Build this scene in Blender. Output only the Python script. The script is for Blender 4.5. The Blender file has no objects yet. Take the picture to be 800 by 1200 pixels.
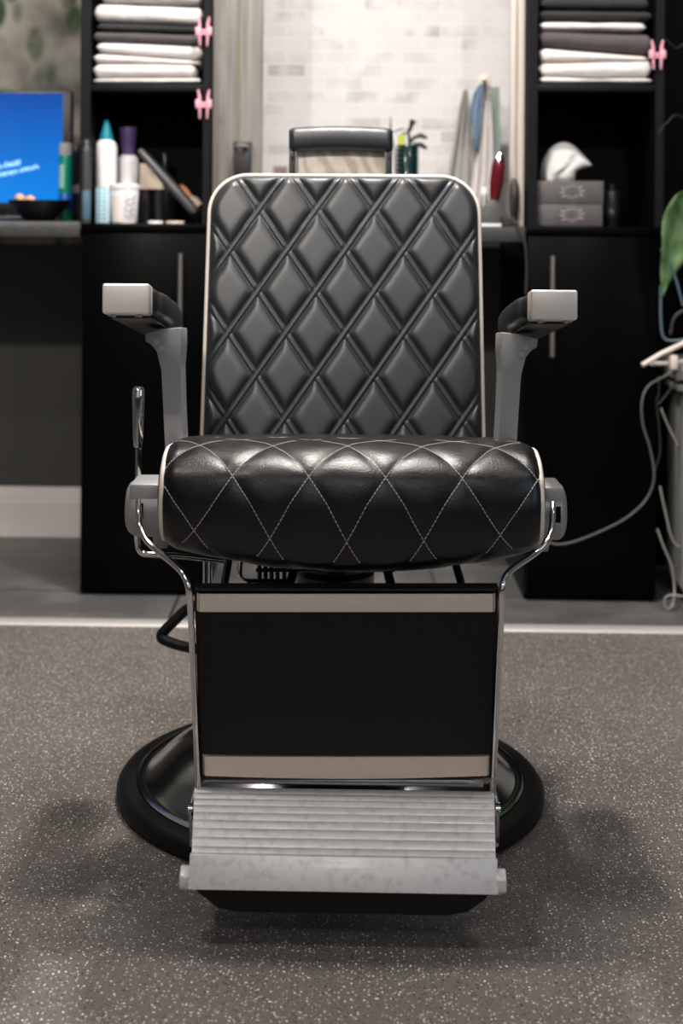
import bpy, bmesh, math, random
from mathutils import Vector, Matrix, noise
random.seed(7)
S = bpy.context.scene
COL = S.collection
PI = math.pi

# ------------------------------------------------------------------ camera
F = 1739.0; CX = 362.5; CY = 245.0; CAMH = 0.90
YAW = math.radians(1.3); ROLL = math.radians(0.4)
cam_d = bpy.data.cameras.new('camera'); cam = bpy.data.objects.new('camera', cam_d); COL.objects.link(cam)
R = Matrix.Rotation(YAW, 3, 'Z') @ Matrix.Rotation(PI/2, 3, 'X') @ Matrix.Rotation(ROLL, 3, 'Z')
cam.location = (0, 0, CAMH); cam.rotation_euler = R.to_euler()
cam_d.sensor_fit = 'VERTICAL'; cam_d.sensor_height = 36; cam_d.lens = 36*F/1200
cam_d.shift_x = (400-CX)/1200; cam_d.shift_y = (CY-600)/1200
cam_d.dof.use_dof = True; cam_d.dof.focus_distance = 2.02; cam_d.dof.aperture_fstop = 4.0
cam_d.clip_start = .05
S.camera = cam

def W(px, py, Y):
    """measured picture position -> world position in the plane at distance Y"""
    d = R @ Vector(((px-CX)/F, (CY-py)/F, -1))
    return Vector((0, 0, CAMH)) + d*(Y/d.y)
def WX(px, Y, py=400): return W(px, py, Y).x
def WZ(py, Y, px=400): return W(px, py, Y).z

# ------------------------------------------------------------------ materials
def mat(name, col=(.5, .5, .5), rough=.5, metal=0., bump=None, vary=None, spec=.5, trans=0., emis=None, coat=0., sheen=0., ior=None, rvary=None):
    m = bpy.data.materials.new(name); m.use_nodes = True
    nt = m.node_tree; b = nt.nodes['Principled BSDF']
    b.inputs['Base Color'].default_value = (*col, 1); b.inputs['Roughness'].default_value = rough
    b.inputs['Metallic'].default_value = metal; b.inputs['Specular IOR Level'].default_value = spec
    b.inputs['Transmission Weight'].default_value = trans; b.inputs['Coat Weight'].default_value = coat
    b.inputs['Sheen Weight'].default_value = sheen
    if ior: b.inputs['IOR'].default_value = ior
    if emis:
        b.inputs['Emission Color'].default_value = (*emis[0], 1); b.inputs['Emission Strength'].default_value = emis[1]
    N, L = nt.nodes, nt.links
    tc = N.new('ShaderNodeTexCoord')
    if bump:   # (scale, strength, distance)
        nz = N.new('ShaderNodeTexNoise'); nz.inputs['Scale'].default_value = bump[0]; nz.inputs['Detail'].default_value = 4
        bp = N.new('ShaderNodeBump'); bp.inputs['Strength'].default_value = bump[1]; bp.inputs['Distance'].default_value = bump[2]
        L.new(tc.outputs['Object'], nz.inputs['Vector']); L.new(nz.outputs['Fac'], bp.inputs['Height']); L.new(bp.outputs['Normal'], b.inputs['Normal'])
    if vary:   # (scale, colour2, low, high)
        nz = N.new('ShaderNodeTexNoise'); nz.inputs['Scale'].default_value = vary[0]; nz.inputs['Detail'].default_value = 6
        cr = N.new('ShaderNodeValToRGB'); cr.color_ramp.elements[0].position = vary[2]; cr.color_ramp.elements[1].position = vary[3]
        cr.color_ramp.elements[0].color = (*col, 1); cr.color_ramp.elements[1].color = (*vary[1], 1)
        L.new(tc.outputs['Object'], nz.inputs['Vector']); L.new(nz.outputs['Fac'], cr.inputs['Fac']); L.new(cr.outputs['Color'], b.inputs['Base Color'])
    if rvary:  # (scale vec, lo, hi)
        mp = N.new('ShaderNodeMapping'); mp.inputs['Scale'].default_value = rvary[0]
        nz = N.new('ShaderNodeTexNoise'); nz.inputs['Scale'].default_value = 1; nz.inputs['Detail'].default_value = 5
        mr = N.new('ShaderNodeMapRange'); mr.inputs['From Min'].default_value = .3; mr.inputs['From Max'].default_value = .7
        mr.inputs['To Min'].default_value = rvary[1]; mr.inputs['To Max'].default_value = rvary[2]
        L.new(tc.outputs['Object'], mp.inputs['Vector']); L.new(mp.outputs['Vector'], nz.inputs['Vector'])
        L.new(nz.outputs['Fac'], mr.inputs['Value']); L.new(mr.outputs['Result'], b.inputs['Roughness'])
    return m

M = {}
M['leather_back'] = mat('leather_back', (.019, .0215, .025), .44, bump=(650, .25, .0006), spec=.8)
M['leather_seat'] = mat('leather_seat', (.002, .002, .0023), .36, bump=(420, .45, .0008), spec=.52, rvary=((60, 400, 400), .28, .42))
M['leather_arm'] = mat('leather_arm', (.008, .008, .009), .42, bump=(300, .3, .0008))
M['leather_leg'] = mat('leather_leg', (.002, .0022, .0022), .5, bump=(800, .5, .0006), spec=.35)
M['piping'] = mat('piping', (.72, .66, .58), .5)
M['thread'] = mat('thread', (.60, .58, .56), .7)
M['black_thread'] = mat('black_thread', (.01, .01, .01), .6)
M['brushed'] = mat('brushed', (.92, .87, .82), .4, .5, rvary=((6, 300, 300), .27, .42))
M['strip_chrome'] = mat('strip_chrome', (.80, .77, .73), .16, 1., rvary=((200, 5, 5), .10, .22))
M['strip_brushed'] = mat('strip_brushed', (.80, .70, .61), .38, .85)
M['dull_metal'] = mat('dull_metal', (.52, .51, .505), .48, 1., bump=(60, .15, .001), rvary=((90, 90, 90), .38, .58))
M['worn_aluminium'] = mat('worn_aluminium', (.84, .81, .795), .5, .3, vary=(90, (.62, .59, .57), .5, .8), rvary=((14, 260, 260), .32, .52))
M['grey_cast'] = mat('grey_cast', (.36, .36, .365), .45, .35, bump=(500, .15, .0004))
M['chrome'] = mat('chrome', (.72, .73, .74), .08, 1.)
M['dark_chrome'] = mat('dark_chrome', (.50, .51, .53), .16, 1.)
M['rubber'] = mat('rubber', (.003, .003, .0032), .5, bump=(200, .2, .0006), spec=.3)
M['black_metal'] = mat('black_metal', (.008, .008, .009), .35)
M['black_paint'] = mat('black_paint', (.0012, .0012, .0014), .3, bump=(30, .03, .002), spec=.06)
M['black_inside'] = mat('black_inside', (.002, .002, .0022), .6, spec=.08)
M['shelf_edge'] = mat('shelf_edge', (.005, .0053, .0065), .5, spec=.15)
M['counter'] = mat('counter', (.035, .036, .037), .42, vary=(40, (.05, .05, .05), .4, .6))
M['handle'] = mat('handle', (.62, .58, .54), .32, 1.)
M['towel_white'] = mat('towel_white', (.78, .75, .74), .95, bump=(260, .9, .004), sheen=.3, vary=(14, (.70, .66, .65), .45, .7))
M['towel_cream'] = mat('towel_cream', (.80, .745, .72), .95, bump=(260, .9, .004), sheen=.3)
M['towel_brown'] = mat('towel_brown', (.075, .065, .068), .95, bump=(260, .9, .004), sheen=.25)
M['towel_dark'] = mat('towel_dark', (.02, .02, .021), .95, bump=(260, .9, .004), sheen=.1)
M['towel_grey'] = mat('towel_grey', (.42, .41, .41), .95, bump=(260, .9, .004), sheen=.2)
M['towel_blue'] = mat('towel_blue', (.20, .29, .40), .9, bump=(200, .6, .003))
M['towel_green'] = mat('towel_green', (.30, .36, .34), .9, bump=(200, .6, .003))
M['pink'] = mat('pink', (.80, .38, .46), .4)
M['dark_plastic'] = mat('dark_plastic', (.012, .012, .013), .35)
M['grey_plastic'] = mat('grey_plastic', (.05, .05, .052), .4)
M['white_plastic'] = mat('white_plastic', (.80, .79, .80), .4)
M['teal'] = mat('teal', (.01, .33, .42), .4)
M['purple'] = mat('purple', (.085, .055, .16), .45)
M['beige'] = mat('beige', (.60, .50, .40), .6)
M['copper'] = mat('copper', (.62, .26, .12), .35, .3)
M['green_can'] = mat('green_can', (.0, .27, .18), .35)
M['blue_label'] = mat('blue_label', (.01, .12, .55), .4)
M['mint_label'] = mat('mint_label', (.35, .66, .55), .5)
M['clear'] = mat('clear', (.75, .78, .80), .08, trans=.85, ior=1.3)
M['wood_egg'] = mat('nut', (.62, .36, .18), .7, vary=(80, (.75, .5, .3), .4, .6))
M['jar_green'] = mat('jar_green', (.002, .018, .018), .12, coat=.4)
M['yellow_green'] = mat('yellow_green', (.55, .60, .04), .4)
M['red_lacquer'] = mat('red_lacquer', (.10, .006, .010), .18, coat=.5)
M['tissue'] = mat('tissue', (.50, .50, .50), .9)
M['box_grey'] = mat('box_grey', (.075, .068, .07), .6, vary=(30, (.09, .083, .085), .4, .6))
M['box_mark'] = mat('box_mark', (.32, .30, .31), .6)
M['gold'] = mat('gold', (.45, .36, .15), .5)
M['cable_dark'] = mat('cable_dark', (.03, .03, .031), .5)
M['cable_black'] = mat('cable_black', (.012, .012, .012), .45)
M['cable_grey'] = mat('cable_grey', (.12, .118, .115), .5)
M['cable_white'] = mat('cable_white', (.33, .31, .29), .5)
M['cable_blue'] = mat('cable_blue', (.10, .15, .18), .4)
M['stand_grey'] = mat('stand_grey', (.22, .225, .215), .5)
M['rod_cream'] = mat('rod_cream', (.72, .64, .58), .45)
M['vine'] = mat('vine', (.012, .018, .012), .6)
M['pot'] = mat('pot', (.30, .22, .17), .7)
M['soil'] = mat('soil', (.03, .02, .015), .9)
M['baseboard'] = mat('baseboard', (.82, .78, .74), .5)
M['strip'] = mat('strip', (.55, .54, .53), .45, .4)
M['ceiling'] = mat('ceiling', (.75, .74, .72), .9)
M['wall_side'] = mat('wall_side', (.10, .097, .094), .8)
M['wall_dark'] = mat('wall_dark', (.06, .058, .055), .75, bump=(40, .1, .002))
M['mauve'] = mat('mauve', (.30, .18, .20), .6)
M['hair'] = mat('hair', (.45, .38, .32), .6)
M['bowl'] = mat('bowl', (.010, .010, .010), .25)
M['ink'] = mat('ink', (.05, .05, .06), .6)
M['glass_pane'] = mat('glass_pane', (.9, .95, 1), .02, trans=1., ior=1.05)

def nodes(m): return m.node_tree.nodes, m.node_tree.links, m.node_tree.nodes['Principled BSDF']
def mixc(N, L, fac, a, b):
    x = N.new('ShaderNodeMix'); x.data_type = 'RGBA'
    for sock, v in ((x.inputs[0], fac), (x.inputs[6], a), (x.inputs[7], b)):
        if isinstance(v, (tuple, float, int)): sock.default_value = (*v, 1) if isinstance(v, tuple) else v
        else: L.new(v, sock)
    return x.outputs[2]
def ramp(N, L, src, p0, p1, c0=(0, 0, 0), c1=(1, 1, 1)):
    r = N.new('ShaderNodeValToRGB'); r.color_ramp.elements[0].position = p0; r.color_ramp.elements[1].position = p1
    r.color_ramp.elements[0].color = (*c0, 1); r.color_ramp.elements[1].color = (*c1, 1); L.new(src, r.inputs['Fac']); return r.outputs['Color']

# speckled safety vinyl
m = mat('vinyl', (.1, .09, .085), .42); N, L, B = nodes(m)
tc = N.new('ShaderNodeTexCoord')
def vor(scale, feature='F1', rnd=1.):
    v = N.new('ShaderNodeTexVoronoi'); v.inputs['Scale'].default_value = scale; v.inputs['Randomness'].default_value = rnd
    L.new(tc.outputs['Object'], v.inputs['Vector']); return v
def noi(scale, det=3):
    v = N.new('ShaderNodeTexNoise'); v.inputs['Scale'].default_value = scale; v.inputs['Detail'].default_value = det
    L.new(tc.outputs['Object'], v.inputs['Vector']); return v
n0 = noi(3.2, 5); n1 = noi(420, 3)
c = ramp(N, L, n0.outputs['Fac'], .3, .7, (.095, .084, .077), (.135, .121, .112))
c = mixc(N, L, ramp(N, L, n1.outputs['Fac'], .42, .62), c, (.20, .18, .165))
def flecks(scale, rad, keep, colour, c):
    v = vor(scale); dd = ramp(N, L, v.outputs['Distance'], rad*.75, rad, (1, 1, 1), (0, 0, 0))
    sp = N.new('ShaderNodeSeparateColor'); L.new(v.outputs['Color'], sp.inputs[0])
    k = N.new('ShaderNodeMath'); k.operation = 'LESS_THAN'; k.inputs[1].default_value = keep; L.new(sp.outputs[0], k.inputs[0])
    mu = N.new('ShaderNodeMath'); mu.operation = 'MULTIPLY'; L.new(k.outputs[0], mu.inputs[0]); L.new(dd, mu.inputs[1])
    return mixc(N, L, mu.outputs[0], c, colour)
c = flecks(300, .42, .30, (.03, .026, .024), c)
c = flecks(240, .34, .22, (.50, .46, .42), c)
c = flecks(200, .27, .34, (.75, .72, .68), c)
c = flecks(140, .21, .26, (.95, .93, .90), c)
c = flecks(130, .24, .16, (.012, .011, .012), c)
L.new(c, B.inputs['Base Color'])
bp = N.new('ShaderNodeBump'); bp.inputs['Strength'].default_value = .35; bp.inputs['Distance'].default_value = .002
L.new(n1.outputs['Fac'], bp.inputs['Height']); L.new(bp.outputs['Normal'], B.inputs['Normal'])
M['vinyl'] = m

# grey floor tiles
m = mat('tiles', (.1, .1, .1), .38); N, L, B = nodes(m)
tc = N.new('ShaderNodeTexCoord'); mp = N.new('ShaderNodeMapping'); mp.inputs['Location'].default_value = (.375, .13, 0)
L.new(tc.outputs['Object'], mp.inputs['Vector'])
br = N.new('ShaderNodeTexBrick'); br.offset = 0; br.inputs['Scale'].default_value = 1
br.inputs['Brick Width'].default_value = .6; br.inputs['Row Height'].default_value = .3; br.inputs['Mortar Size'].default_value = .004
br.inputs['Color1'].default_value = (.085, .085, .088, 1); br.inputs['Color2'].default_value = (.10, .10, .103, 1); br.inputs['Mortar'].default_value = (.035, .030, .027, 1)
L.new(mp.outputs['Vector'], br.inputs['Vector'])
nz = noi(7, 8)
c = mixc(N, L, ramp(N, L, nz.outputs['Fac'], .45, .65), br.outputs['Color'], (.15, .148, .145))
c = mixc(N, L, br.outputs['Fac'], c, (.035, .030, .027))
L.new(c, B.inputs['Base Color']); M['tiles'] = m

# white painted brick wallpaper
m = mat('brick_paper', (.7, .7, .7), .8); N, L, B = nodes(m)
tc = N.new('ShaderNodeTexCoord'); mp = N.new('ShaderNodeMapping'); mp.inputs['Rotation'].default_value = (-PI/2, 0, 0)
L.new(tc.outputs['Object'], mp.inputs['Vector'])
br = N.new('ShaderNodeTexBrick'); br.inputs['Scale'].default_value = 1; br.inputs['Brick Width'].default_value = .105; br.inputs['Row Height'].default_value = .036
br.inputs['Mortar Size'].default_value = .0028; br.inputs['Mortar Smooth'].default_value = .4
br.inputs['Color1'].default_value = (0, 0, 0, 1); br.inputs['Color2'].default_value = (1, 1, 1, 1); br.inputs['Mortar'].default_value = (0, 0, 0, 1)
L.new(mp.outputs['Vector'], br.inputs['Vector'])
bc = ramp(N, L, br.outputs['Color'], .45, 1., (.66, .645, .64), (.43, .415, .41))
nz = noi(13, 8); c = mixc(N, L, ramp(N, L, nz.outputs['Fac'], .38, .60), bc, (.70, .685, .68))
c = mixc(N, L, br.outputs['Fac'], c, (.72, .705, .70))
L.new(c, B.inputs['Base Color']); M['brick_paper'] = m

# foliage wallpaper
m = mat('leaf_paper', (.3, .3, .3), .8); N, L, B = nodes(m)
tc = N.new('ShaderNodeTexCoord')
n1 = noi(7, 5); n2 = noi(5, 3); v = N.new('ShaderNodeTexVoronoi'); v.inputs['Scale'].default_value = 13
mp = N.new('ShaderNodeMapping'); mp.inputs['Scale'].default_value = (1.3, 1, .7); L.new(tc.outputs['Object'], mp.inputs['Vector']); L.new(mp.outputs['Vector'], v.inputs['Vector'])
c = ramp(N, L, n1.outputs['Fac'], .35, .62, (.13, .125, .11), (.42, .40, .35))
sp = N.new('ShaderNodeSeparateColor'); L.new(v.outputs['Color'], sp.inputs[0])
lf = ramp(N, L, sp.outputs[0], .18, .26); ed = ramp(N, L, v.outputs['Distance'], .3, .5, (1, 1, 1), (0, 0, 0))
mu = N.new('ShaderNodeMath'); mu.operation = 'MULTIPLY'; L.new(lf, mu.inputs[0]); L.new(ed, mu.inputs[1])
mu2 = N.new('ShaderNodeMath'); mu2.operation = 'MULTIPLY'; L.new(mu.outputs[0], mu2.inputs[0]); L.new(ramp(N, L, n2.outputs['Fac'], .32, .5), mu2.inputs[1])
c = mixc(N, L, mu2.outputs[0], c, (.035, .075, .03)); L.new(c, B.inputs['Base Color']); M['leaf_paper'] = m

# weathered boards
def wood(name, a, b):
    m = mat(name, a, .65); N, L, B = nodes(m); tc = N.new('ShaderNodeTexCoord')
    mp = N.new('ShaderNodeMapping'); mp.inputs['Scale'].default_value = (60, 60, 3); L.new(tc.outputs['Object'], mp.inputs['Vector'])
    nz = N.new('ShaderNodeTexNoise'); nz.inputs['Scale'].default_value = 1; nz.inputs['Detail'].default_value = 6; L.new(mp.outputs['Vector'], nz.inputs['Vector'])
    L.new(ramp(N, L, nz.outputs['Fac'], .3, .7, a, b), B.inputs['Base Color']); return m
M['grey_wood'] = wood('grey_wood', (.15, .14, .128), (.30, .285, .265))
M['cream_wood'] = wood('cream_wood', (.50, .455, .41), (.68, .62, .57))
M['olive'] = mat('olive', (.16, .14, .08), .7)

# monitor picture
m = mat('screen', (.01, .01, .02), .3); N, L, B = nodes(m); tc = N.new('ShaderNodeTexCoord')
sx = N.new('ShaderNodeSeparateXYZ'); L.new(tc.outputs['Generated'], sx.inputs[0])
c = ramp(N, L, sx.outputs['Z'], 0., 1., (.0, .26, .90), (.0, .075, .42))
L.new(c, B.inputs['Emission Color']); B.inputs['Specular IOR Level'].default_value = .1; B.inputs['Emission Strength'].default_value = .95; M['screen'] = m
M['screen_text'] = mat('screen_text', (.3, .5, .8), .4, emis=((.30, .62, 1.), 1.1))
M['screen_dark'] = mat('screen_dark', (.0, .03, .2), .4, emis=((.0, .04, .26), 1.))

# blue check pattern
m = mat('blue_check', (.6, .7, .75), .5); N, L, B = nodes(m); tc = N.new('ShaderNodeTexCoord')
mp = N.new('ShaderNodeMapping'); mp.inputs['Rotation'].default_value = (0, PI/4, 0); L.new(tc.outputs['Object'], mp.inputs['Vector'])
ck = N.new('ShaderNodeTexChecker'); ck.inputs['Scale'].default_value = 140; ck.inputs['Color1'].default_value = (.62, .74, .80, 1); ck.inputs['Color2'].default_value = (.12, .36, .48, 1)
L.new(mp.outputs['Vector'], ck.inputs['Vector']); L.new(ck.outputs['Color'], B.inputs['Base Color']); M['blue_check'] = m
# leaf
m = mat('leaf', (.06, .16, .05), .35); N, L, B = nodes(m); tc = N.new('ShaderNodeTexCoord')
nz = noi(22, 4); c = ramp(N, L, nz.outputs['Fac'], .35, .68, (.035, .12, .035), (.22, .34, .16)); L.new(c, B.inputs['Base Color']); M['leaf'] = m
# front wall: dark lower band added to keep low reflections black, pale above
m = mat('wall_front', (.3, .3, .3), .8); N, L, B = nodes(m); tc = N.new('ShaderNodeTexCoord')
sx = N.new('ShaderNodeSeparateXYZ'); L.new(tc.outputs['Object'], sx.inputs[0])
g = N.new('ShaderNodeMath'); g.operation = 'GREATER_THAN'; g.inputs[1].default_value = .62; L.new(sx.outputs['Z'], g.inputs[0])
L.new(mixc(N, L, g.outputs[0], (.03, .03, .032), (.75, .73, .70)), B.inputs['Base Color']); M['wall_front'] = m
# headrest metal plate, its blurred cream reflection painted in as wavy bands
m = mat('plate', (.6, .5, .42), .4); N, L, B = nodes(m); tc = N.new('ShaderNodeTexCoord')
wv = N.new('ShaderNodeTexWave'); wv.inputs['Scale'].default_value = 14; wv.inputs['Distortion'].default_value = 9; wv.inputs['Detail'].default_value = 3; wv.inputs['Detail Scale'].default_value = 1.2
mp = N.new('ShaderNodeMapping'); mp.inputs['Rotation'].default_value = (0, .9, 0); mp.inputs['Scale'].default_value = (1, 1, .5); L.new(tc.outputs['Object'], mp.inputs['Vector']); L.new(mp.outputs['Vector'], wv.inputs['Vector'])
L.new(ramp(N, L, wv.outputs['Fac'], .1, .9, (.50, .41, .33), (.72, .64, .56)), B.inputs['Base Color']); M['plate'] = m

# ------------------------------------------------------------------ mesh tools
def link(name, bm, m, parent=None, smooth=True, origin=None, ang=40):
    me = bpy.data.meshes.new(name); bmesh.ops.recalc_face_normals(bm, faces=bm.faces)
    base = Vector((0, 0, 0))
    p = parent
    while p is not None: base += p.location; p = p.parent
    if origin is None:
        if parent is None:
            xs = [v.co for v in bm.verts]
            origin = Vector(((min(v.x for v in xs)+max(v.x for v in xs))/2, (min(v.y for v in xs)+max(v.y for v in xs))/2, min(v.z for v in xs)))
        else: origin = base.copy()
    bmesh.ops.translate(bm, verts=bm.verts, vec=-Vector(origin))
    bm.to_mesh(me); bm.free()
    for x in (m if isinstance(m, (list, tuple)) else [m]): me.materials.append(x)
    if smooth:
        for p_ in me.polygons: p_.use_smooth = True
        try: me.set_sharp_from_angle(angle=math.radians(ang))
        except Exception: pass
    o = bpy.data.objects.new(name, me); COL.objects.link(o); o.parent = parent
    o.location = Vector(origin)-base
    return o
def tag(o, label, cat, group=None):
    o['label'] = label; o['category'] = cat
    if group: o['group'] = group
    return o
def empty(name, loc, label, cat, group=None):
    o = bpy.data.objects.new(name, None); COL.objects.link(o); o.location = loc; o.empty_display_size = .05
    return tag(o, label, cat, group)
def struct(o): o['kind'] = 'structure'; return o

def box(bm, x0, x1, y0, y1, z0, z1, bev=0., seg=2, mi=0):
    r = bmesh.ops.create_cube(bm, size=1)
    vs = r['verts']
    for v in vs: v.co = Vector(((x0+x1)/2+v.co.x*(x1-x0), (y0+y1)/2+v.co.y*(y1-y0), (z0+z1)/2+v.co.z*(z1-z0)))
    fs = list({f for v in vs for f in v.link_faces})
    for f in fs: f.material_index = mi
    if bev:
        es = list({e for v in vs for e in v.link_edges})
        bmesh.ops.bevel(bm, geom=es, offset=bev, segments=seg, affect='EDGES', profile=.5, material=mi)
    return bm
def B_(*a, **k): bm = bmesh.new(); return box(bm, *a, **k)

def tube(bm, pts, r, n=10, cap=True, mi=0, closed=False, flat=None):
    """pts: list of Vectors; r: radius or list; flat=(a,b) radii along side/up"""
    pts = [Vector(p) for p in pts]; rings = []
    up0 = Vector((0, 0, 1)); prev = None
    L_ = len(pts)
    for i, p in enumerate(pts):
        a = pts[i-1] if (i > 0 or closed) else p; b = pts[(i+1) % L_] if (i < L_-1 or closed) else p
        t = (b-a).normalized()
        if prev is None:
            ref = up0 if abs(t.z) < .9 else Vector((1, 0, 0)); u = t.cross(ref).normalized()
        else: u = (prev - t*prev.dot(t)); u = u.normalized() if u.length > 1e-6 else t.orthogonal().normalized()
        prev = u; w = t.cross(u).normalized()
        rr = r[i] if isinstance(r, (list, tuple)) else r
        ra, rb = (rr, rr) if flat is None else (flat[0], flat[1])
        rings.append([bm.verts.new(p+u*math.cos(2*PI*k/n)*ra+w*math.sin(2*PI*k/n)*rb) for k in range(n)])
    rng = range(L_ if closed else L_-1)
    for i in rng:
        A, C_ = rings[i], rings[(i+1) % L_]
        for k in range(n):
            f = bm.faces.new((A[k], A[(k+1) % n], C_[(k+1) % n], C_[k])); f.material_index = mi
    if cap and not closed:
        for q in (rings[0], rings[-1]):
            f = bm.faces.new(q); f.material_index = mi
    return bm
def T_(*a, **k): bm = bmesh.new(); return tube(bm, *a, **k)

def smoothpath(pts, n=8):
    pts = [Vector(p) for p in pts]; out = []
    P = [pts[0]*2-pts[1]]+pts+[pts[-1]*2-pts[-2]]
    for i in range(1, len(P)-2):
        for k in range(n):
            t = k/n; a, b, c, d = P[i-1], P[i], P[i+1], P[i+2]
            out.append(.5*((2*b)+(c-a)*t+(2*a-5*b+4*c-d)*t*t+(3*b-a-3*c+d)*t**3))
    out.append(pts[-1]); return out

def lathe(bm, prof, cx, cy, cz=0., n=40, axis='Z', mi=0):
    """prof: list of (r, h)"""
    rings = []
    for r, h in prof:
        ring = []
        for k in range(n):
            a = 2*PI*k/n; c, s = math.cos(a)*max(r, 1e-5), math.sin(a)*max(r, 1e-5)
            co = (cx+c, cy+s, cz+h) if axis == 'Z' else ((cx+h, cy+c, cz+s) if axis == 'X' else (cx+c, cy+h, cz+s))
            ring.append(bm.verts.new(co))
        rings.append(ring)
    for i in range(len(rings)-1):
        for k in range(n):
            f = bm.faces.new((rings[i][k], rings[i][(k+1) % n], rings[i+1][(k+1) % n], rings[i+1][k])); f.material_index = mi
    for q in (rings[0], rings[-1]):
        f = bm.faces.new(q); f.material_index = mi
    return bm
def L_(*a, **k): bm = bmesh.new(); return lathe(bm, *a, **k)

def prism(bm, pts, y0, y1, plane='XZ', bev=0., mi=0):
    """extrude outline (2D) between y0..y1; plane XZ extrudes along Y, YZ along X, XY along Z"""
    def co(a, b, t): return {'XZ': (a, t, b), 'YZ': (t, a, b), 'XY': (a, b, t)}[plane]
    A = [bm.verts.new(co(a, b, y0)) for a, b in pts]; Bv = [bm.verts.new(co(a, b, y1)) for a, b in pts]
    n = len(pts); fs = [bm.faces.new(A), bm.faces.new(Bv)]
    for i in range(n): fs.append(bm.faces.new((A[i], A[(i+1) % n], Bv[(i+1) % n], Bv[i])))
    for f in fs: f.material_index = mi
    if bev:
        es = list({e for f in fs for e in f.edges})
        bmesh.ops.bevel(bm, geom=es, offset=bev, segments=2, affect='EDGES', profile=.5, material=mi)
    return bm
def P_(*a, **k): bm = bmesh.new(); return prism(bm, *a, **k)

def cylbetween(bm, a, b, r, n=16, r2=None, mi=0):
    return tube(bm, [a, b], [r, r if r2 is None else r2], n=n, mi=mi)

# ------------------------------------------------------------------ room
YW = 4.05        # back wall
YS = 3.205       # metal strip between the floors
YC = 3.43        # cabinet fronts
XL, XR, YF, ZC = -2.3, 2.1, -1.6, 2.6
struct(link('floor', B_(XL, XR, YF, YS, -.05, 0), M['vinyl'], smooth=False, origin=(0, 0, 0)))
struct(link('floor_tiled', B_(XL, XR, YS, YW, -.05, 0), M['tiles'], smooth=False, origin=(0, 0, 0)))
bm = bmesh.new(); prism(bm, [(YS-.024, 0), (YS-.018, .005), (YS, .0075), (YS+.018, .005), (YS+.024, 0)], XL, XR, 'YZ')
struct(link('trim_1', bm, M['strip'], origin=(0, YS, 0)))
struct(link('ceiling', B_(XL, XR, YF, YW, ZC, ZC+.05), M['ceiling'], smooth=False))
struct(link('wall_left', B_(XL-.05, XL, YF, YW, 0, ZC), M['wall_side'], smooth=False))
struct(link('wall_right', B_(XR, XR+.05, YF, YW, 0, ZC), M['wall_side'], smooth=False))
struct(link('wall_back', B_(XL, XR, YW, YW+.05, 0, ZC), M['wall_dark'], smooth=False))
xb0 = WX(305, YW); xb1 = WX(596, YW)
struct(link('wall_back_brick', B_(WX(262, YW), WX(612, YW), YW-.006, YW, .80, ZC), M['brick_paper'], smooth=False, origin=(0, YW, 0)))
struct(link('wall_back_leaf', B_(XL, WX(120, YW), YW-.006, YW, .80, ZC), M['leaf_paper'], smooth=False, origin=(0, YW, 0)))
# boards left and right of the brick wallpaper
YB = 3.545
bm = B_(WX(247, YB), WX(305, YB), YB, YB+.03, .84, 2.3, bev=.003); box(bm, WX(276, YB), WX(278.5, YB), YB-.0015, YB+.01, .84, 2.3, mi=1)
struct(link('trim_2', bm, [M['grey_wood'], M['olive']]))
bm = B_(WX(596, YB), WX(603.5, YB), YB+.008, YB+.03, .84, 2.3, bev=.003); box(bm, WX(604.3, YB), WX(613.5, YB), YB, YB+.03, .84, 2.3, bev=.003)
struct(link('trim_3', bm, M['cream_wood']))
# baseboard
zb = WZ(570, YW, 40)
prof = [(YW, 0), (YW-.018, 0), (YW-.018, zb*.70), (YW-.014, zb*.74), (YW-.014, zb*.82), (YW-.009, zb*.87), (YW-.007, zb*.97), (YW-.003, zb), (YW, zb)]
struct(link('baseboard_back', P_(prof, XL, XR, 'YZ'), M['baseboard'], ang=20))
# front wall with a shop window (behind the photographer)
wx0, wx1, wz0, wz1 = .5, 1.3, 1.3, 2.1
bm = bmesh.new()
box(bm, XL, wx0, YF-.1, YF, 0, ZC); box(bm, wx1, XR, YF-.1, YF, 0, ZC); box(bm, wx0, wx1, YF-.1, YF, 0, wz0); box(bm, wx0, wx1, YF-.1, YF, wz1, ZC)
struct(link('wall_front', bm, M['wall_front'], smooth=False))
bm = bmesh.new()
for a, b, c, d in ((wx0, wx0+.05, wz0, wz1), (wx1-.05, wx1, wz0, wz1), (wx0+.05, wx1-.05, wz0, wz0+.05), (wx0+.05, wx1-.05, wz1-.05, wz1), (.88, .92, wz0+.05, wz1-.05)):
    box(bm, a, b, YF-.07, YF-.02, c, d)
struct(link('window_1', bm, M['dark_plastic'], smooth=False))

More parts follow.
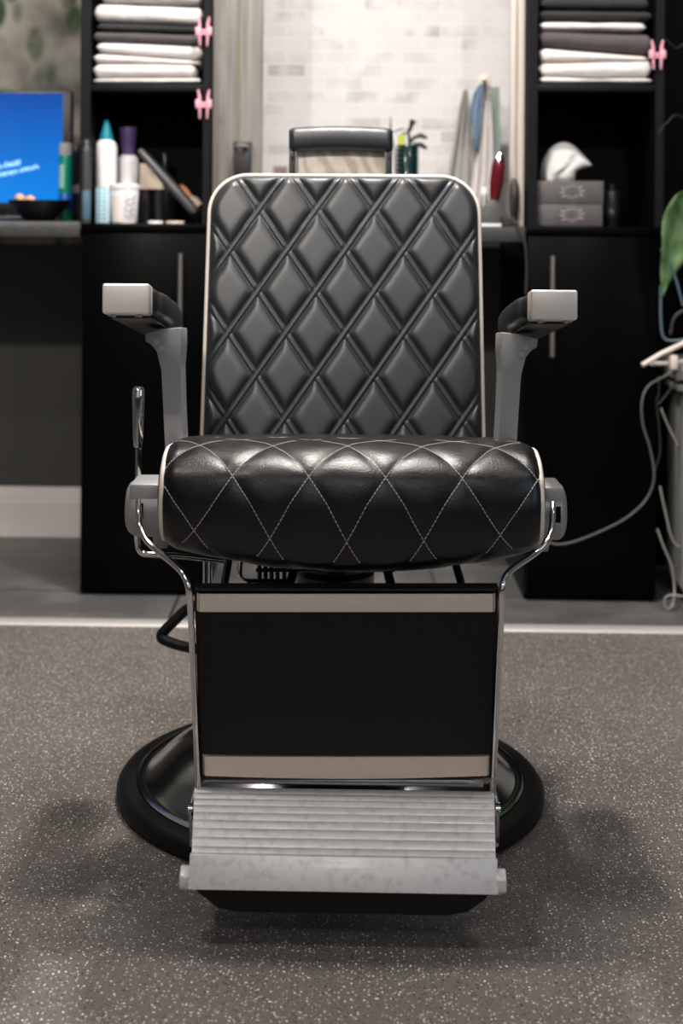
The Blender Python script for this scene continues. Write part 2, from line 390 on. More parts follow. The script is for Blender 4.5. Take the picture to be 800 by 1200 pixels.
# ------------------------------------------------------------------ cabinets, counters, shelf units
ZT = WZ(262.5, YC, 170)          # top of the cabinets
def cabinet(pl, pr, handle_px, hy0, hy1, label, panel_side):
    x0, x1 = WX(pl, YC, 500), WX(pr, YC, 500)
    c = empty('cabinet', ((x0+x1)/2, (YC+YW)/2, 0), label, 'cabinet')
    bm = bmesh.new(); t = .016
    box(bm, x0, x0+t, YC+.02, YW-.02, .0, ZT-.02, .001); box(bm, x1-t, x1, YC+.02, YW-.02, .0, ZT-.02, .001)
    box(bm, x0+t, x1-t, YC+.30, YW-.03, .02, ZT-.02); box(bm, x0+t, x1-t, YC+.02, YC+.29, .08, .10)
    link('body', bm, M['black_paint'], c)
    link('plinth', B_(x0+.018, x1-.018, YC+.045, YC+.06, .0, .085), M['black_paint'], c)
    link('worktop', B_(x0-.001, x1+.001, YC-.004, YW-.02, ZT-.018, ZT, .002), M['black_paint'], c)
    door = link('door', B_(x0+.002, x1-.002, YC, YC+.018, .012, ZT-.022, .0015), M['black_paint'], c)
    hx = WX(handle_px, YC-.03, 350); za, zb_ = WZ(hy1, YC-.03, handle_px), WZ(hy0, YC-.03, handle_px)
    bm = T_([(hx, YC-.032, za), (hx, YC-.032, zb_)], .0062, n=14)
    for z in (za+.03, zb_-.03): tube(bm, [(hx, YC-.032, z), (hx, YC+.001, z)], .004, n=10)
    link('door_handle', bm, M['handle'], door)
    return c
cabinet(94, 243, 211, 297, 420, 'black base cabinet with a vertical bar handle, left of the barber chair under stacked bottles', 'l')
cabinet(616, 770, 647, 300, 418, 'black base cabinet with a bar handle, right of the chair under the tissue boxes', 'r')
xl0, xl1 = WX(94, YC), WX(243, YC); xr0, xr1 = WX(616, YC), WX(770, YC)
zc1 = WZ(259.5, YC, 50)
bm = B_(XL+.02, xl0-.003, YC+.004, YW-.0005, zc1-.036, zc1, .003)
c = link('counter', bm, M['counter']); tag(c, 'dark grey countertop carrying the monitor and the bowl', 'counter')
c = link('counter', B_(xl1+.001, xr0-.001, YC+.006, YW-.0005, ZT-.036, ZT-.001, .003), M['counter']); tag(c, 'dark countertop spanning between the two black cabinets behind the chair', 'counter')

YH0, YH1 = YC+.04, YC+.36     # shelf units depth
def shelf_unit(pl, pr, tl, tr, label):
    x0, x1 = WX(pl, YH0), WX(pr, YH0); tl_ = tl*YH0/F; tr_ = tr*YH0/F
    s = empty('shelf_unit', ((x0+x1)/2, (YH0+YH1)/2, ZT), label, 'shelf unit')
    for a, b in ((x0, x0+tl_), (x1-tr_, x1)):
        bm = B_(a, b, YH0+.002, YH1, ZT+.0005, 2.05, .001); box(bm, a, b, YH0, YH0+.0018, ZT+.0005, 2.05, mi=1)
        link('side_panel', bm, [M['black_inside'], M['shelf_edge']], s)
    zs = WZ(98.5, YH0, (pl+pr)/2)
    for z in (zs, zs+.36, zs+.74):
        bm = B_(x0+tl_, x1-tr_, YH0+.004, YH1-.006, z-.016, z, .0008)
        link('shelf', bm, [M['shelf_edge']], s)
    link('back_panel', B_(x0+tl_, x1-tr_, YH1-.006, YH1, ZT+.0005, 2.05), M['black_inside'], s)
    return x0+tl_, x1-tr_, zs
SL = shelf_unit(92, 244.5, 12, 8.5, 'tall black open shelf unit holding white towels, left of the barber chair')
SR = shelf_unit(616.5, 776, 11, 10, 'tall black open shelf unit with towels above tissue boxes, right of the barber chair')
# tall black board at the far right
bmp = B_(xr1+.012, XR-.02, YC+.36, YC+.40, 0, 2.3, .002)
tag(link('partition_board', bmp, M['black_inside']), 'tall black board behind the trailing plant at the right edge', 'board')

# ------------------------------------------------------------------ towels
def towel(pts_l, pts_r, m, label, group, yf=YH0+.018, depth=.25, folds=1, seed=0, sag=0.):
    """pts_l=(px, ytop, ybottom) at the left end, pts_r the same at the right end (measured in the front plane)"""
    xl, xr = WX(pts_l[0], yf), WX(pts_r[0], yf)
    zl1, zl0 = WZ(pts_l[1], yf, pts_l[0]), WZ(pts_l[2], yf, pts_l[0]); zr1, zr0 = WZ(pts_r[1], yf, pts_r[0]), WZ(pts_r[2], yf, pts_r[0])
    bm = bmesh.new(); nx, ns = 46, 28; rings = []
    for i in range(nx+1):
        u = i/nx; x = xl+(xr-xl)*u; e = min(u, 1-u)*(xr-xl)
        k = math.sqrt(max(0, 1-(1-min(e/.016, 1))**2)); k = max(k, .05)
        zt, zb2 = zl1+(zr1-zl1)*u, zl0+(zr0-zl0)*u
        h = zt-zb2; zc = (zt+zb2)/2; ring = []
        for j in range(ns):
            a = 2*PI*j/ns; ca, sa = math.cos(a), math.sin(a)
            cy_ = (abs(ca)**.42)*math.copysign(1, ca); cz = (abs(sa)**.6)*math.copysign(1, sa)
            fr = min(1., 9*h/depth) if False else 1
            y = yf+depth/2-cy_*depth/2*(.93+.07*k)
            nv = noise.noise(Vector((x*14+seed*7.1, y*9, sa*.7+seed)))
            nv2 = noise.noise(Vector((x*45+seed*3, y*30, cz*1.5+seed*2)))
            # folded front: notch between layers
            notch = 0
            if folds > 1 and ca > .4:
                notch = .006*max(0, 1-abs(((sa*.5+.5)*folds) % 1-.0)*6)
            z = zc+cz*h/2*k*(1+.04*nv)
            if cz > 0: z += .0030*nv*min(1, h/.02)
            ring.append(bm.verts.new((x+.004*nv2*(1 if e < .01 else 0), y+notch+.005*nv+.0015*nv2, z)))
        rings.append(ring)
    for i in range(nx):
        for j in range(ns): bm.faces.new((rings[i][j], rings[i][(j+1) % ns], rings[i+1][(j+1) % ns], rings[i+1][j]))
    bm.faces.new(rings[0]); bm.faces.new(rings[-1])
    o = link('folded_towel', bm, m, smooth=True, ang=80); tag(o, label, 'towel', group); return o
GL, GR = 'folded towels on the left shelf', 'folded towels on the right shelf'
towel((106, 91, 97.8), (233, 90, 97.8), M['towel_white'], 'thin white folded towel, lowest in the left shelf pile', GL, seed=1)
towel((106.3, 72, 92), (227, 73, 91), M['towel_cream'], 'thick white towel creased at its middle, second from the bottom of the left pile', GL, seed=2)
towel((106, 60, 75), (232, 71, 76), M['towel_cream'], 'white towel wedge tapering to the right, third from the bottom of the left pile', GL, seed=3)
towel((110, 48, 61), (234.5, 52, 72), M['towel_white'], 'white towel drooping to the right just under the charcoal towel, left pile', GL, seed=4)
towel((107, 35, 49), (231, 39, 53), M['towel_brown'], 'charcoal brown folded towel in the left shelf pile', GL, seed=5)
towel((110, 26, 36), (232, 29, 40), M['towel_dark'], 'near-black thin towel under the uppermost bright white one, left pile', GL, seed=6)
towel((107, 2, 26), (234.5, 6, 30), M['towel_white'], 'thick bright white towel near the top of the left pile', GL, seed=7)
towel((114, -14, 4), (234, -10, 7), M['towel_grey'], 'grey towel cut by the top edge of the picture, on the left pile', GL, seed=8)
yr = YH0+.018
towel((630, 89, 97.8), (763, 91, 97.8), M['towel_white'], 'thin pale towel lying directly on the right shelf board', GR, seed=11)
towel((630, 73, 90), (762, 66, 92), M['towel_white'], 'white towel thickening to the right, second from the bottom of the right pile', GR, seed=12)
towel((630, 53, 75), (758, 66, 72), M['towel_cream'], 'cream white towel tapering to the right, below the brown towel, right pile', GR, seed=13)
towel((630, 34, 54), (762.5, 38, 66), M['towel_brown'], 'grey-brown folded towel in the right shelf pile', GR, seed=14)
towel((630, 24, 36), (755, 25, 37), M['towel_white'], 'thin white towel lying on the grey-brown one, right pile', GR, seed=15)
towel((629, 11, 24), (762, 12, 25), M['towel_dark'], 'black folded towel on top of the thin white one, right pile', GR, seed=16)
towel((631, -4, 11), (758, -4, 12), M['towel_dark'], 'black folded towel cut by the top edge, right pile', GR, seed=17)

# ------------------------------------------------------------------ pink hair clips on the shelf edges
def clip(px, py, label, dx=0, tilt=0.):
    y = YH0-.012; s = YH0/F
    c = empty('hair_clip', W(px, py, y), label, 'hair clip', 'pink hair clips on the shelf edges')
    o = W(px, py, y)
    def pt(a, b, dy=0): return Vector((o.x+a*s, y+dy, o.z-b*s))
    for sgn in (-1, 1):
        bm = bmesh.new()
        tube(bm, [pt(sgn*(5+1.5), -17), pt(sgn*5, -9), pt(sgn*4.6, -2)], [.0022, .0034, .0038], n=8)
        tube(bm, [pt(sgn*4.6, -2), pt(sgn*4.6, 7), pt(sgn*(4.2), 17)], [.0038, .003, .0018], n=8)
        box(bm, *sorted((pt(sgn*4, 0).x, pt(sgn*9.5, 0).x)), y-.004, y+.006, pt(0, 4.5).z, pt(0, -5.5).z, .0015)
        link('clip_half', bm, M['pink'], c)
    bm = bmesh.new(); tube(bm, [pt(-4, -1), pt(4, -1)], .0028, n=10); tube(bm, [pt(-4, 3), pt(4, 3)], .0022, n=8); tube(bm, [pt(0, 1), pt(0, 1, .0125)], .003, n=8)
    link('hinge', bm, M['pink'], c)
clip(238.5, 37, 'pink plastic hair clip beside the white towels, left shelf edge')
clip(238.5, 122, 'pink plastic hair clip below the towel board, left shelf edge')
clip(770, 64, 'pink plastic hair clip beside the grey-brown towel, right shelf edge')

# ------------------------------------------------------------------ left shelf bottom: products
ZI = ZT+.0008
def bottle(px0, px1, ytop, Y, m, label, capm=None, cap=None, shape='shoulder', name='bottle', cat='bottle', zbase=ZI, label_mat=None, lab=None):
    x0, x1 = WX(px0, Y, 200), WX(px1, Y, 200); cx, r = (x0+x1)/2, (x1-x0)/2; H = WZ(ytop, Y, px0)-zbase
    b = empty(name, (cx, Y, zbase), label, cat)
    if shape == 'shoulder': prof = [(r*.93, 0), (r, .004), (r, H*.9), (r*.93, H*.95), (r*.7, H*.985), (r*.5, H)]
    elif shape == 'straight': prof = [(r*.95, 0), (r, .003), (r, H-.003), (r*.95, H)]
    elif shape == 'taper': prof = [(r*.82, 0), (r*.85, .003), (r, H-.003), (r*.97, H)]
    link('body', L_(prof, cx, Y, zbase, n=32), m, b)
    if cap:
        pf = [(q[0]*r, H+q[1]) for q in cap]; link('cap', L_(pf, cx, Y, zbase, n=28), capm, b)
    if lab:
        link('label_band', L_([(r*1.002, H*lab[0]), (r*1.02, H*lab[0]+.0005), (r*1.02, H*lab[1]-.0005), (r*1.002, H*lab[1])], cx, Y, zbase, n=32), label_mat, b)
    return b, cx, r, H
Yq = YC+.12
bottle(112, 137, 163, Yq, M['white_plastic'], 'tall white bottle with a teal pointed cap on the left cabinet', M['teal'],
       [(.62, -.004), (.62, .004), (.55, .012), (.36, .028), (.22, .042), (.1, .046)])
bx, xx, rr, hh = bottle(138, 162, 181, Yq+.06, M['white_plastic'], 'white bottle with a tall flared purple cap on the left cabinet', M['purple'],
       [(.6, -.004), (.62, .0), (.74, .03), (.86, .062), (.84, .066)])
# tub with handwriting
b, cx, r, H = bottle(129, 163, 221, Yq-.055, M['white_plastic'], 'short white tub with handwriting in front of the purple-capped bottle', name='tub', cat='tub', shape='taper')
link('lid', L_([(r*1.0, H-.001), (r*1.05, H), (r*1.05, H+.009), (r*.98, H+.011)], cx, Yq-.055, ZI, n=32), M['white_plastic'], b)
bm = bmesh.new(); yy = Yq-.055
def ontub(a, z, rr=1.0): return Vector((cx+math.sin(a)*r*rr*1.01, yy-math.cos(a)*r*rr*1.01, ZI+z))
for k, z in enumerate((.058, .045, .031, .017)):
    pts = [ontub(.15+.12*i, z+.006*math.sin(i*2.3+k)+.004*math.cos(i*1.1), .86+.15*z/H) for i in range(8)]
    tube(bm, pts, .0009, n=6)
link('handwriting', bm, M['ink'], b)
bm = bmesh.new()
for i in range(8):
    a0, a1 = -1.05+.13*i, -1.05+.13*(i+1)
    q = [ontub(a0, .004, .87), ontub(a1, .004, .87), ontub(a1, .066+.0*i, .985), ontub(a0, .066-.004*i*0, .985)]
    bm.faces.new([bm.verts.new(v+Vector((0, -.0006, 0))) for v in q])
link('paper_label', bm, mat('paper_label', (.85, .78, .75), .8), b)
bottle(112, 130, 220, Yq-.06, M['blue_check'], 'small blue and white checked beaker beside the white tub', name='beaker', cat='beaker', shape='straight')
bottle(96.0, 106.5, 170, YC+.026, M['grey_plastic'], 'slim grey spray tube at the left side of the shelf opening', M['grey_plastic'], [(.7, -.002), (.7, .008), (.4, .012)], lab=(.05, .42), label_mat=mat('slate_blue', (.07, .14, .20), .5), name='spray_bottle', cat='bottle')
# dark pump bottle at the back
bottle(181, 205, 205, YC+.27, M['dark_plastic'], 'black pump bottle standing behind the hair straightener', M['black_metal'], [(.3, 0), (.3, .02), (.42, .021), (.42, .052), (.35, .055)], name='pump_bottle')
# beige packet on black tins
x0, x1 = WX(163, Yq+.05), WX(190, Yq+.05)
z1 = WZ(222, Yq+.05, 175)
for k, (a, b_) in enumerate(((164, 176), (178, 191))):
    xa, xb = WX(a, Yq+.05), WX(b_, Yq+.05)
    o = empty('tin', ((xa+xb)/2, Yq+.05, ZI), ('black glossy tin under the beige packet, nearer the white tub' if k == 0 else 'black glossy tin under the beige packet, nearer the hair straightener'), 'tin')
    link('body', L_([((xb-xa)/2, 0), ((xb-xa)/2, z1-ZI-.008)], (xa+xb)/2, Yq+.05, ZI, n=24), M['dark_plastic'], o)
    link('lid', L_([((xb-xa)/2*1.03, z1-ZI-.008), ((xb-xa)/2*1.03, z1-ZI)], (xa+xb)/2, Yq+.05, ZI, n=24), M['black_metal'], o)
bm = bmesh.new(); prism(bm, [(x0, z1), (x1+.002, z1), (x1-.008, z1+.034), (x0+.012, z1+.062), (x0, z1+.064)], Yq+.035, Yq+.068, bev=.002)
tag(link('packet', bm, M['beige']), 'beige packet standing on two black tins behind the straightener', 'packet')
# hair straightener leaning
A = W(163, 176, Yq-.035); Bp = W(229, 250, Yq-.05)
st = empty('hair_straightener', Vector((Bp.x, Bp.y, ZI)), 'long dark grey hair straightener leaning diagonally across the left shelf opening', 'hair straightener')
dv = (Bp-A)
for k, off in enumerate((0, .017)):
    p = [A+dv*t+Vector((0, off, .003*k)) for t in (0, .06, .3, .6, .9, .985)]
    link('arm', T_(p, [.005, .008, .0105, .0115, .011, .007], n=14), M['grey_plastic'] if k == 0 else M['dark_plastic'], st)
link('hinge', T_([Bp-dv*.06+Vector((0, -.006, 0)), Bp-dv*.06+Vector((0, .026, 0))], .009, n=14), M['dark_plastic'], st)
# copper brush
A = W(212, 217, Yq+.06); Bp = W(234, 243, Yq+.03)
o = empty('brush', Vector(((A.x+Bp.x)/2, Yq+.05, ZI)), 'small brush with a copper handle behind the straightener', 'brush')
dv = Bp-A
link('handle', T_([A, A+dv*.2, A+dv*.55], [.003, .0065, .0045], n=12), M['copper'], o)
link('head', T_([A+dv*.55, A+dv*.7, A+dv], [.005, .011, .012], n=14), M['beige'], o)
# cosmetic lids lying in front
for px, w, mm, lb in ((182, 9, 'white_plastic', 'small white round lid lying in front of the black tins'), (205, 11, 'beige', 'small beige round lid lying at the foot of the straightener')):
    y = YC+.045; c0 = W(px, 255, y)
    tag(link('lid', L_([(w*y/F*1.0, 0), (w*y/F, .004), (w*y/F*.9, .006)], c0.x, y, ZI, n=24), M[mm]), lb, 'lid')

# ------------------------------------------------------------------ left counter: monitor, bowl, cans
Ym = YC+.30
mo = empty('monitor', Vector((WX(30, Ym), Ym, zc1)), 'monitor showing a bright blue screen on the left countertop', 'monitor')
xa, xb = WX(-110, Ym), WX(82, Ym); za, zb_ = WZ(246, Ym, 40), WZ(105.5, Ym, 40)
link('housing', B_(xa, xb, Ym, Ym+.035, za, zb_, .004), M['dark_plastic'], mo)
sc = link('screen', B_(xa+.016, xb-.022, Ym-.0015, Ym+.001, za+.018, zb_-.008), M['screen'], mo, smooth=False)
bm = bmesh.new(); cxm = (xa+xb)/2
box(bm, cxm-.03, cxm+.03, Ym+.03, Ym+.05, zc1+.01, za+.1, .004); box(bm, cxm-.12, cxm+.12, Ym-.05, Ym+.13, zc1+.0005, zc1+.011, .004)
link('stand', bm, M['dark_plastic'], mo)
def glyphs(px0, px1, py0, py1, h, n, seed):
    random.seed(seed); bm = bmesh.new()
    for i in range(n):
        t = (i+.5)/n; px = px0+(px1-px0)*t; py = py0+(py1-py0)*t; o = W(px, py, Ym-.002); w = (px1-px0)/n*Ym/F
        hh_ = h*Ym/F*(.75+.25*random.random()); k = random.choice((0, 1, 2, 3))
        sh = .18*hh_
        def bar(x0_, z0_, x1_, z1_, r_): tube(bm, [o+Vector((x0_*w+z0_*sh, 0, z0_*hh_)), o+Vector((x1_*w+z1_*sh, 0, z1_*hh_))], r_, n=4)
        rr_ = .0013
        bar(-.35, -.5, -.35, .5, rr_)
        if k in (0, 1, 3): bar(-.35, .45, .3, .45, rr_)
        if k in (0, 2): bar(-.35, 0, .3, 0, rr_)
        if k in (1, 2, 3): bar(.3, -.5, .3, .45 if k != 2 else 0, rr_)
        if k != 3: bar(-.35, -.45, .3, -.45, rr_)
    return bm
for args in ((-6, 2, 196.8, 195.7, 6, 2, 1), (5, 24, 193.6, 190.2, 6, 5, 2), (-4, 21, 206, 200.8, 4.6, 6, 3), (23.5, 46, 200.2, 194.6, 4.4, 6, 4)):
    link('screen_text', glyphs(*args), M['screen_text'], sc)
link('screen_figure', T_([W(-6, 185, Ym-.002), W(-2, 178, Ym-.002), W(1, 176, Ym-.002)], .010, n=16, flat=(.012, .0005)), M['screen_dark'], sc)
# bowl
Yb = YC+.12; c0 = W(46, 240, Yb); rb = 37*Yb/F; zt = WZ(234, Yb, 46)
bo = empty('bowl', (c0.x, Yb, zc1), 'black flared bowl in front of the monitor', 'bowl')
hb = zt-zc1-.0005
link('shell', L_([(rb*.42, .0005), (rb*.5, .004), (rb*.72, hb*.4), (rb*.92, hb*.8), (rb, hb), (rb*.96, hb), (rb*.88, hb*.82), (rb*.66, hb*.42), (rb*.3, hb*.2)], c0.x, Yb, zc1, n=40), M['bowl'], bo)
for px, py, w, lb in ((23.5, 232.5, 6.3, 'brown lump at the left side of the black bowl'), (36, 234, 6.0, 'brown lump in the middle of the black bowl'), (30, 236, 5.5, 'brown lump half hidden between the others in the bowl')):
    q = W(px, py, Yb+(0 if px != 30 else .03)); bm = bmesh.new(); bmesh.ops.create_icosphere(bm, subdivisions=3, radius=w*Yb/F)
    for v in bm.verts:
        v.co.z *= .85; v.co += v.co.normalized()*.0018*noise.noise(v.co*120); v.co += q
    tag(link('nut', bm, M['wood_egg']), lb, 'nut', 'brown lumps in the bowl')
# green spray can with a cap, clear bottle
Yg = YC+.17
b, cx, r, H = bottle(69, 84.5, 182, Yg, M['green_can'], 'green spray can with a grey cap standing beside the monitor', M['towel_grey'], [(.92, -.001), (.95, .002), (.95, .026), (.85, .030)], zbase=zc1+.0005, lab=(.17, .42), label_mat=M['blue_label'], name='spray_can', cat='can', shape='straight')
bm = bmesh.new(); n = 8
for i in range(n):
    a0, a1 = -1.0+i*.12, -1.0+(i+1)*.12
    f = lambda a, z: Vector((cx+math.sin(a)*r*1.02, Yg-math.cos(a)*r*1.02, zc1+z))
    bm.faces.new([bm.verts.new(p) for p in (f(a0, H*.50), f(a1, H*.50), f(a1, H*.86), f(a0, H*.86))])
link('paper_label', bm, M['mint_label'], b)
bottle(84.5, 92.5, 178, YC+.22, M['dark_plastic'], 'slim dark bottle with a grey top between the green can and the shelf unit', M['grey_plastic'], [(1.05, 0), (1.05, .016), (.8, .02)], zbase=zc1+.0005, shape='straight', lab=(.40, .52), label_mat=M['towel_grey'])
tag(link('magazine', B_(WX(2, YC+.1), WX(86, YC+.1), YC+.03, YC+.19, zc1+.0003, zc1+.0006+.0, 0), M['dark_plastic']), 'thin dark mat under the black bowl', 'mat')

# ------------------------------------------------------------------ centre counter objects
ZK = ZT-.001
# small black clipper on the left
Yk = YC+.085
c0 = W(284, 200, Yk)
o = empty('hair_clipper', (c0.x, Yk, ZK), 'black hair clipper with a shiny steel top behind the chair back, upper left', 'hair clipper')
zt = WZ(166, Yk, 284)
bm = bmesh.new(); wd = lambda p: p*Yk/F
pr = [(-8, ZK+.0005), (8, ZK+.0005), (9, ZK+.06), (8, zt-.045), (10.5, zt-.02), (11, zt), (-11, zt), (-10.5, zt-.02), (-8, zt-.045), (-9, ZK+.06)]
prism(bm, [(c0.x+wd(a), z) for a, z in pr], Yk-.016, Yk+.016, bev=.004)
link('body', bm, M['dark_plastic'], o)
bm = bmesh.new(); prism(bm, [(c0.x+wd(a), zt-b) for a, b in ((-10, .012), (-6, .009), (0, .006), (6, .009), (10, .012), (6, .022), (0, .026), (-6, .022))], Yk-.021, Yk-.0162, bev=.001)
link('blade', bm, M['chrome'], o)
# small mauve frame
Yk = YC+.52
xa, xb = WX(318, Yk), WX(336, Yk)
o = empty('picture_frame', ((xa+xb)/2, Yk, ZK), 'small mauve square frame left of the chair headrest', 'frame')
zf = WZ(194, Yk, 327)
link('frame', B_(xa, xb, Yk, Yk+.012, ZK+.0005, zf, .002), M['towel_grey'], o)
link('panel', B_(xa+.004, xb-.004, Yk-.001, Yk, ZK+.006, zf-.004), M['mauve'], o)
# comb jar
Yj = YC+.33; c0 = W(477, 200, Yj); rj = 13.0*Yj/F; zt = WZ(170, Yj, 477)
o = empty('comb_jar', (c0.x, Yj, ZK), 'dark green jar with a ribbed side holding combs and scissors', 'jar')
link('jar_body', L_([(rj, .0005), (rj, zt-ZK-.002), (rj*.95, zt-ZK), (rj*.85, zt-ZK-.002), (rj*.85, .006)], c0.x, Yj, ZK, n=32), M['jar_green'], o)
bm = bmesh.new()
for k in range(14):
    z = zt-.004-k*.0125
    if z < ZK+.01: break
    p = [Vector((c0.x-math.cos(a)*rj*1.02, Yj-math.sin(a)*rj*1.02, z-.006*a)) for a in (0, .3, .6, .9)]
    tube(bm, p, .0022, n=8)
link('rib_pattern', bm, M['handle'], o)
def rod(name, pts, r, m, label, cat):
    tag(link(name, T_([W(a, b, Yj+dy) for a, b, dy in pts], r, n=10), M[m]), label, cat)
rod('comb', [(464, 230, 0), (462, 175, 0), (459, 160, 0), (457.5, 148, 0), (457.5, 137, 0)], [.0016, .0016, .002, .0022, .001], 'dark_plastic', 'thin black tail comb sticking straight up at the left of the green jar', 'comb')
rod('comb', [(470, 176, -.01), (470, 158, -.01)], [.007, .009], 'yellow_green', 'yellow-green comb handle in the green jar', 'comb')
rod('comb', [(474, 176, 0), (485, 161, 0), (493, 158.5, 0), (500, 162, 0)], [.003, .005, .007, .004], 'dark_plastic', 'upper black comb leaning right out of the green jar', 'comb')
rod('comb', [(478, 178, .012), (486, 169, .012), (493, 169.5, .012), (500, 174, .012)], [.003, .005, .007, .004], 'dark_plastic', 'lower black comb leaning right out of the green jar', 'comb')
o = empty('scissors', W(478, 172, Yj), 'silver scissors with a black tip standing in the green jar', 'scissors')
link('blade', T_([W(480, 178, Yj-.006), W(479, 162, Yj-.006), W(478, 150, Yj-.006)], [.002, .0045, .003], n=8), M['chrome'], o)
link('blade', T_([W(466, 176, Yj-.004), W(470, 158, Yj-.004), W(483, 152, Yj-.004)], [.002, .004, .002], n=8), M['chrome'], o)
link('handle', T_([W(480, 153, Yj-.006), W(482, 146, Yj-.006), W(484, 141, Yj-.006)], [.003, .006, .009], n=10), M['dark_plastic'], o)
rod('hair_pin', [(461, 155, -.004), (467, 152, -.004), (474, 151, -.004)], .002, 'dark_plastic', 'thin black pin lying across the top of the green jar', 'pin')

# hanging cloths
def cloth(rows, m, label, Y, amp=.012, seed=0, nf=5):
    """rows: (py, pxl, pxr) top to bottom; pleated hanging cloth with thickness"""
    bm = bmesh.new(); n = 36; front, back = [], []
    rr = []
    for i in range(len(rows)-1):
        for k in range(6):
            t = k/6; rr.append(tuple(rows[i][j]*(1-t)+rows[i+1][j]*t for j in range(3)))
    rr.append(rows[-1])
    for py, a, b in rr:
        f1, b1 = [], []
        for k in range(n+1):
            u = k/n; p = W(a+(b-a)*u, py, Y); fade = min(1, (py-rows[0][0])/25+.3)
            p.y += amp*fade*math.sin(u*nf*2*PI+seed+py*.01)+amp*.5*noise.noise(Vector((u*4, py*.02, seed)))
            f1.append(bm.verts.new(p)); q = p.copy(); q.y += .005; b1.append(bm.verts.new(q))
        front.append(f1); back.append(b1)
    for G in (front, back):
        for i in range(len(G)-1):
            for k in range(n): bm.faces.new((G[i][k], G[i][k+1], G[i+1][k+1], G[i+1][k]))
    for i in range(len(front)-1):
        for k in (0, n): bm.faces.new((front[i][k], front[i+1][k], back[i+1][k], back[i][k]))
    for i in (0, len(front)-1):
        for k in range(n): bm.faces.new((front[i][k], front[i][k+1], back[i][k+1], back[i][k]))
    o = link('hanging_towel', bm, m, ang=80); tag(o, label, 'towel'); return o
Yt = 3.90
cloth([(105, 543, 548), (125, 538, 551), (160, 532, 553), (200, 525, 555), (262, 516, 558)], M['towel_grey'], 'grey cloth hanging at the left of the hook bundle near the red clipper', Yt+.03, seed=1, nf=3)
cloth([(98, 562, 567), (110, 554, 566), (130, 550, 564), (150, 553, 563), (175, 556, 560)], M['towel_blue'], 'blue cloth hanging folded between the pale ones on the hook', Yt-.02, seed=2, amp=.006, nf=2)
cloth([(95, 565, 571), (120, 561, 575), (160, 556, 577), (210, 551, 577), (264, 546, 576)], M['towel_white'], 'long white cloth hanging from the hook behind the red clipper', Yt, seed=3, nf=3)
cloth([(102, 574, 585), (140, 575, 585.5), (200, 576, 586)], M['towel_green'], 'narrow grey-green cloth hanging beside the cream board', Yt+.01, seed=4, amp=.005, nf=2)
hk = empty('wall_hook', W(568, 96, Yt+.03), 'small cream hook above the hanging cloths', 'hook')
link('peg', T_([W(568, 95, YW-.008), W(568, 97, Yt-.03), W(566.5, 92, Yt-.04)], [.005, .0045, .006], n=12), M['rod_cream'], hk)
link('peg_plate', B_(WX(562, YW, 95), WX(574, YW, 95), YW-.012, YW-.0065, WZ(103, YW, 568), WZ(88, YW, 568), .002), M['rod_cream'], hk)

# red clipper in its stand, brush, steel clip
Yr = YC+.075
A = W(578.5, 236, Yr); Bp = W(585.5, 181, Yr-.01); dv = Bp-A
o = empty('hair_clipper', Vector((A.x, Yr, ZK)), 'dark red lacquered hair clipper upright in its charging stand', 'hair clipper')
link('grip', T_([A, A+dv*.12, A+dv*.4, A+dv*.75, A+dv*.93, A+dv], [.010, .013, .0165, .0165, .013, .007], n=20), M['red_lacquer'], o)
link('head', T_([A+dv*.90+Vector((0, -.004, 0)), A+dv*1.02+Vector((0, -.004, 0))], [.0145, .008], n=16), M['chrome'], o)
c0 = W(577, 262, Yr)
bm = bmesh.new(); prism(bm, [(WX(a, Yr), WZ(b, Yr, a)) for a, b in ((559, 261), (560, 250), (568, 236), (575, 229), (582, 233), (591, 244), (598, 261))], Yr-.028, Yr+.035, bev=.005)
zz = min(v.co.z for v in bm.verts)
for v in bm.verts: v.co.z += ZK+.0005-zz
o2 = empty('charging_stand', (c0.x, Yr, ZK), 'dark wedge-shaped charging stand with a white front plate', 'charging stand')
link('base', bm, M['grey_plastic'], o2)
link('front_plate', B_(WX(556, Yr-.05), WX(586, Yr-.05), Yr-.055, Yr-.029, ZK+.0005, ZK+.007, .001), M['white_plastic'], o2)
o = empty('trimmer', (WX(566, Yr+.07), Yr+.07, ZK), 'small silver trimmer standing beside the dark charging stand', 'trimmer')
xq = WX(566, Yr+.07)
link('body', L_([(.008, .0005), (.010, .01), (.0105, .05), (.008, .075)], xq, Yr+.07, ZK, n=20), M['dull_metal'], o)
link('head', L_([(.0085, .0755), (.009, .082), (.007, .094)], xq, Yr+.07, ZK, n=20), M['white_plastic'], o)
xq = WX(601, Yr+.03); zt = WZ(209, Yr+.03, 601)
o = empty('hair_brush', (xq, Yr+.03, ZK), 'dark olive upright brush next to the cream board', 'brush')
H = zt-ZK
link('paddle', L_([(.006, .0005), (.009, .02), (.0125, H*.5), (.011, H*.85), (.006, H)], xq, Yr+.03, ZK, n=20), mat('olive_dark', (.045, .04, .03), .5), o)
link('bristle_pad', B_(xq-.006, xq+.006, Yr+.012, Yr+.02, ZK+.03, ZK+H*.8, .003), M['dark_plastic'], o)
# cable over the counter edge
pts = [W(586, 255, Yr-.03), W(598, 257, Yr-.07), W(608, 265, YC-.005), W(614, 282, YC-.012), W(617, 310, YC-.010), W(616, 345, YC-.008)]
tag(link('power_cable', T_(smoothpath(pts), .0026, n=8), M['cable_dark']), 'dark cable curving from the charging stand over the counter edge', 'cable')

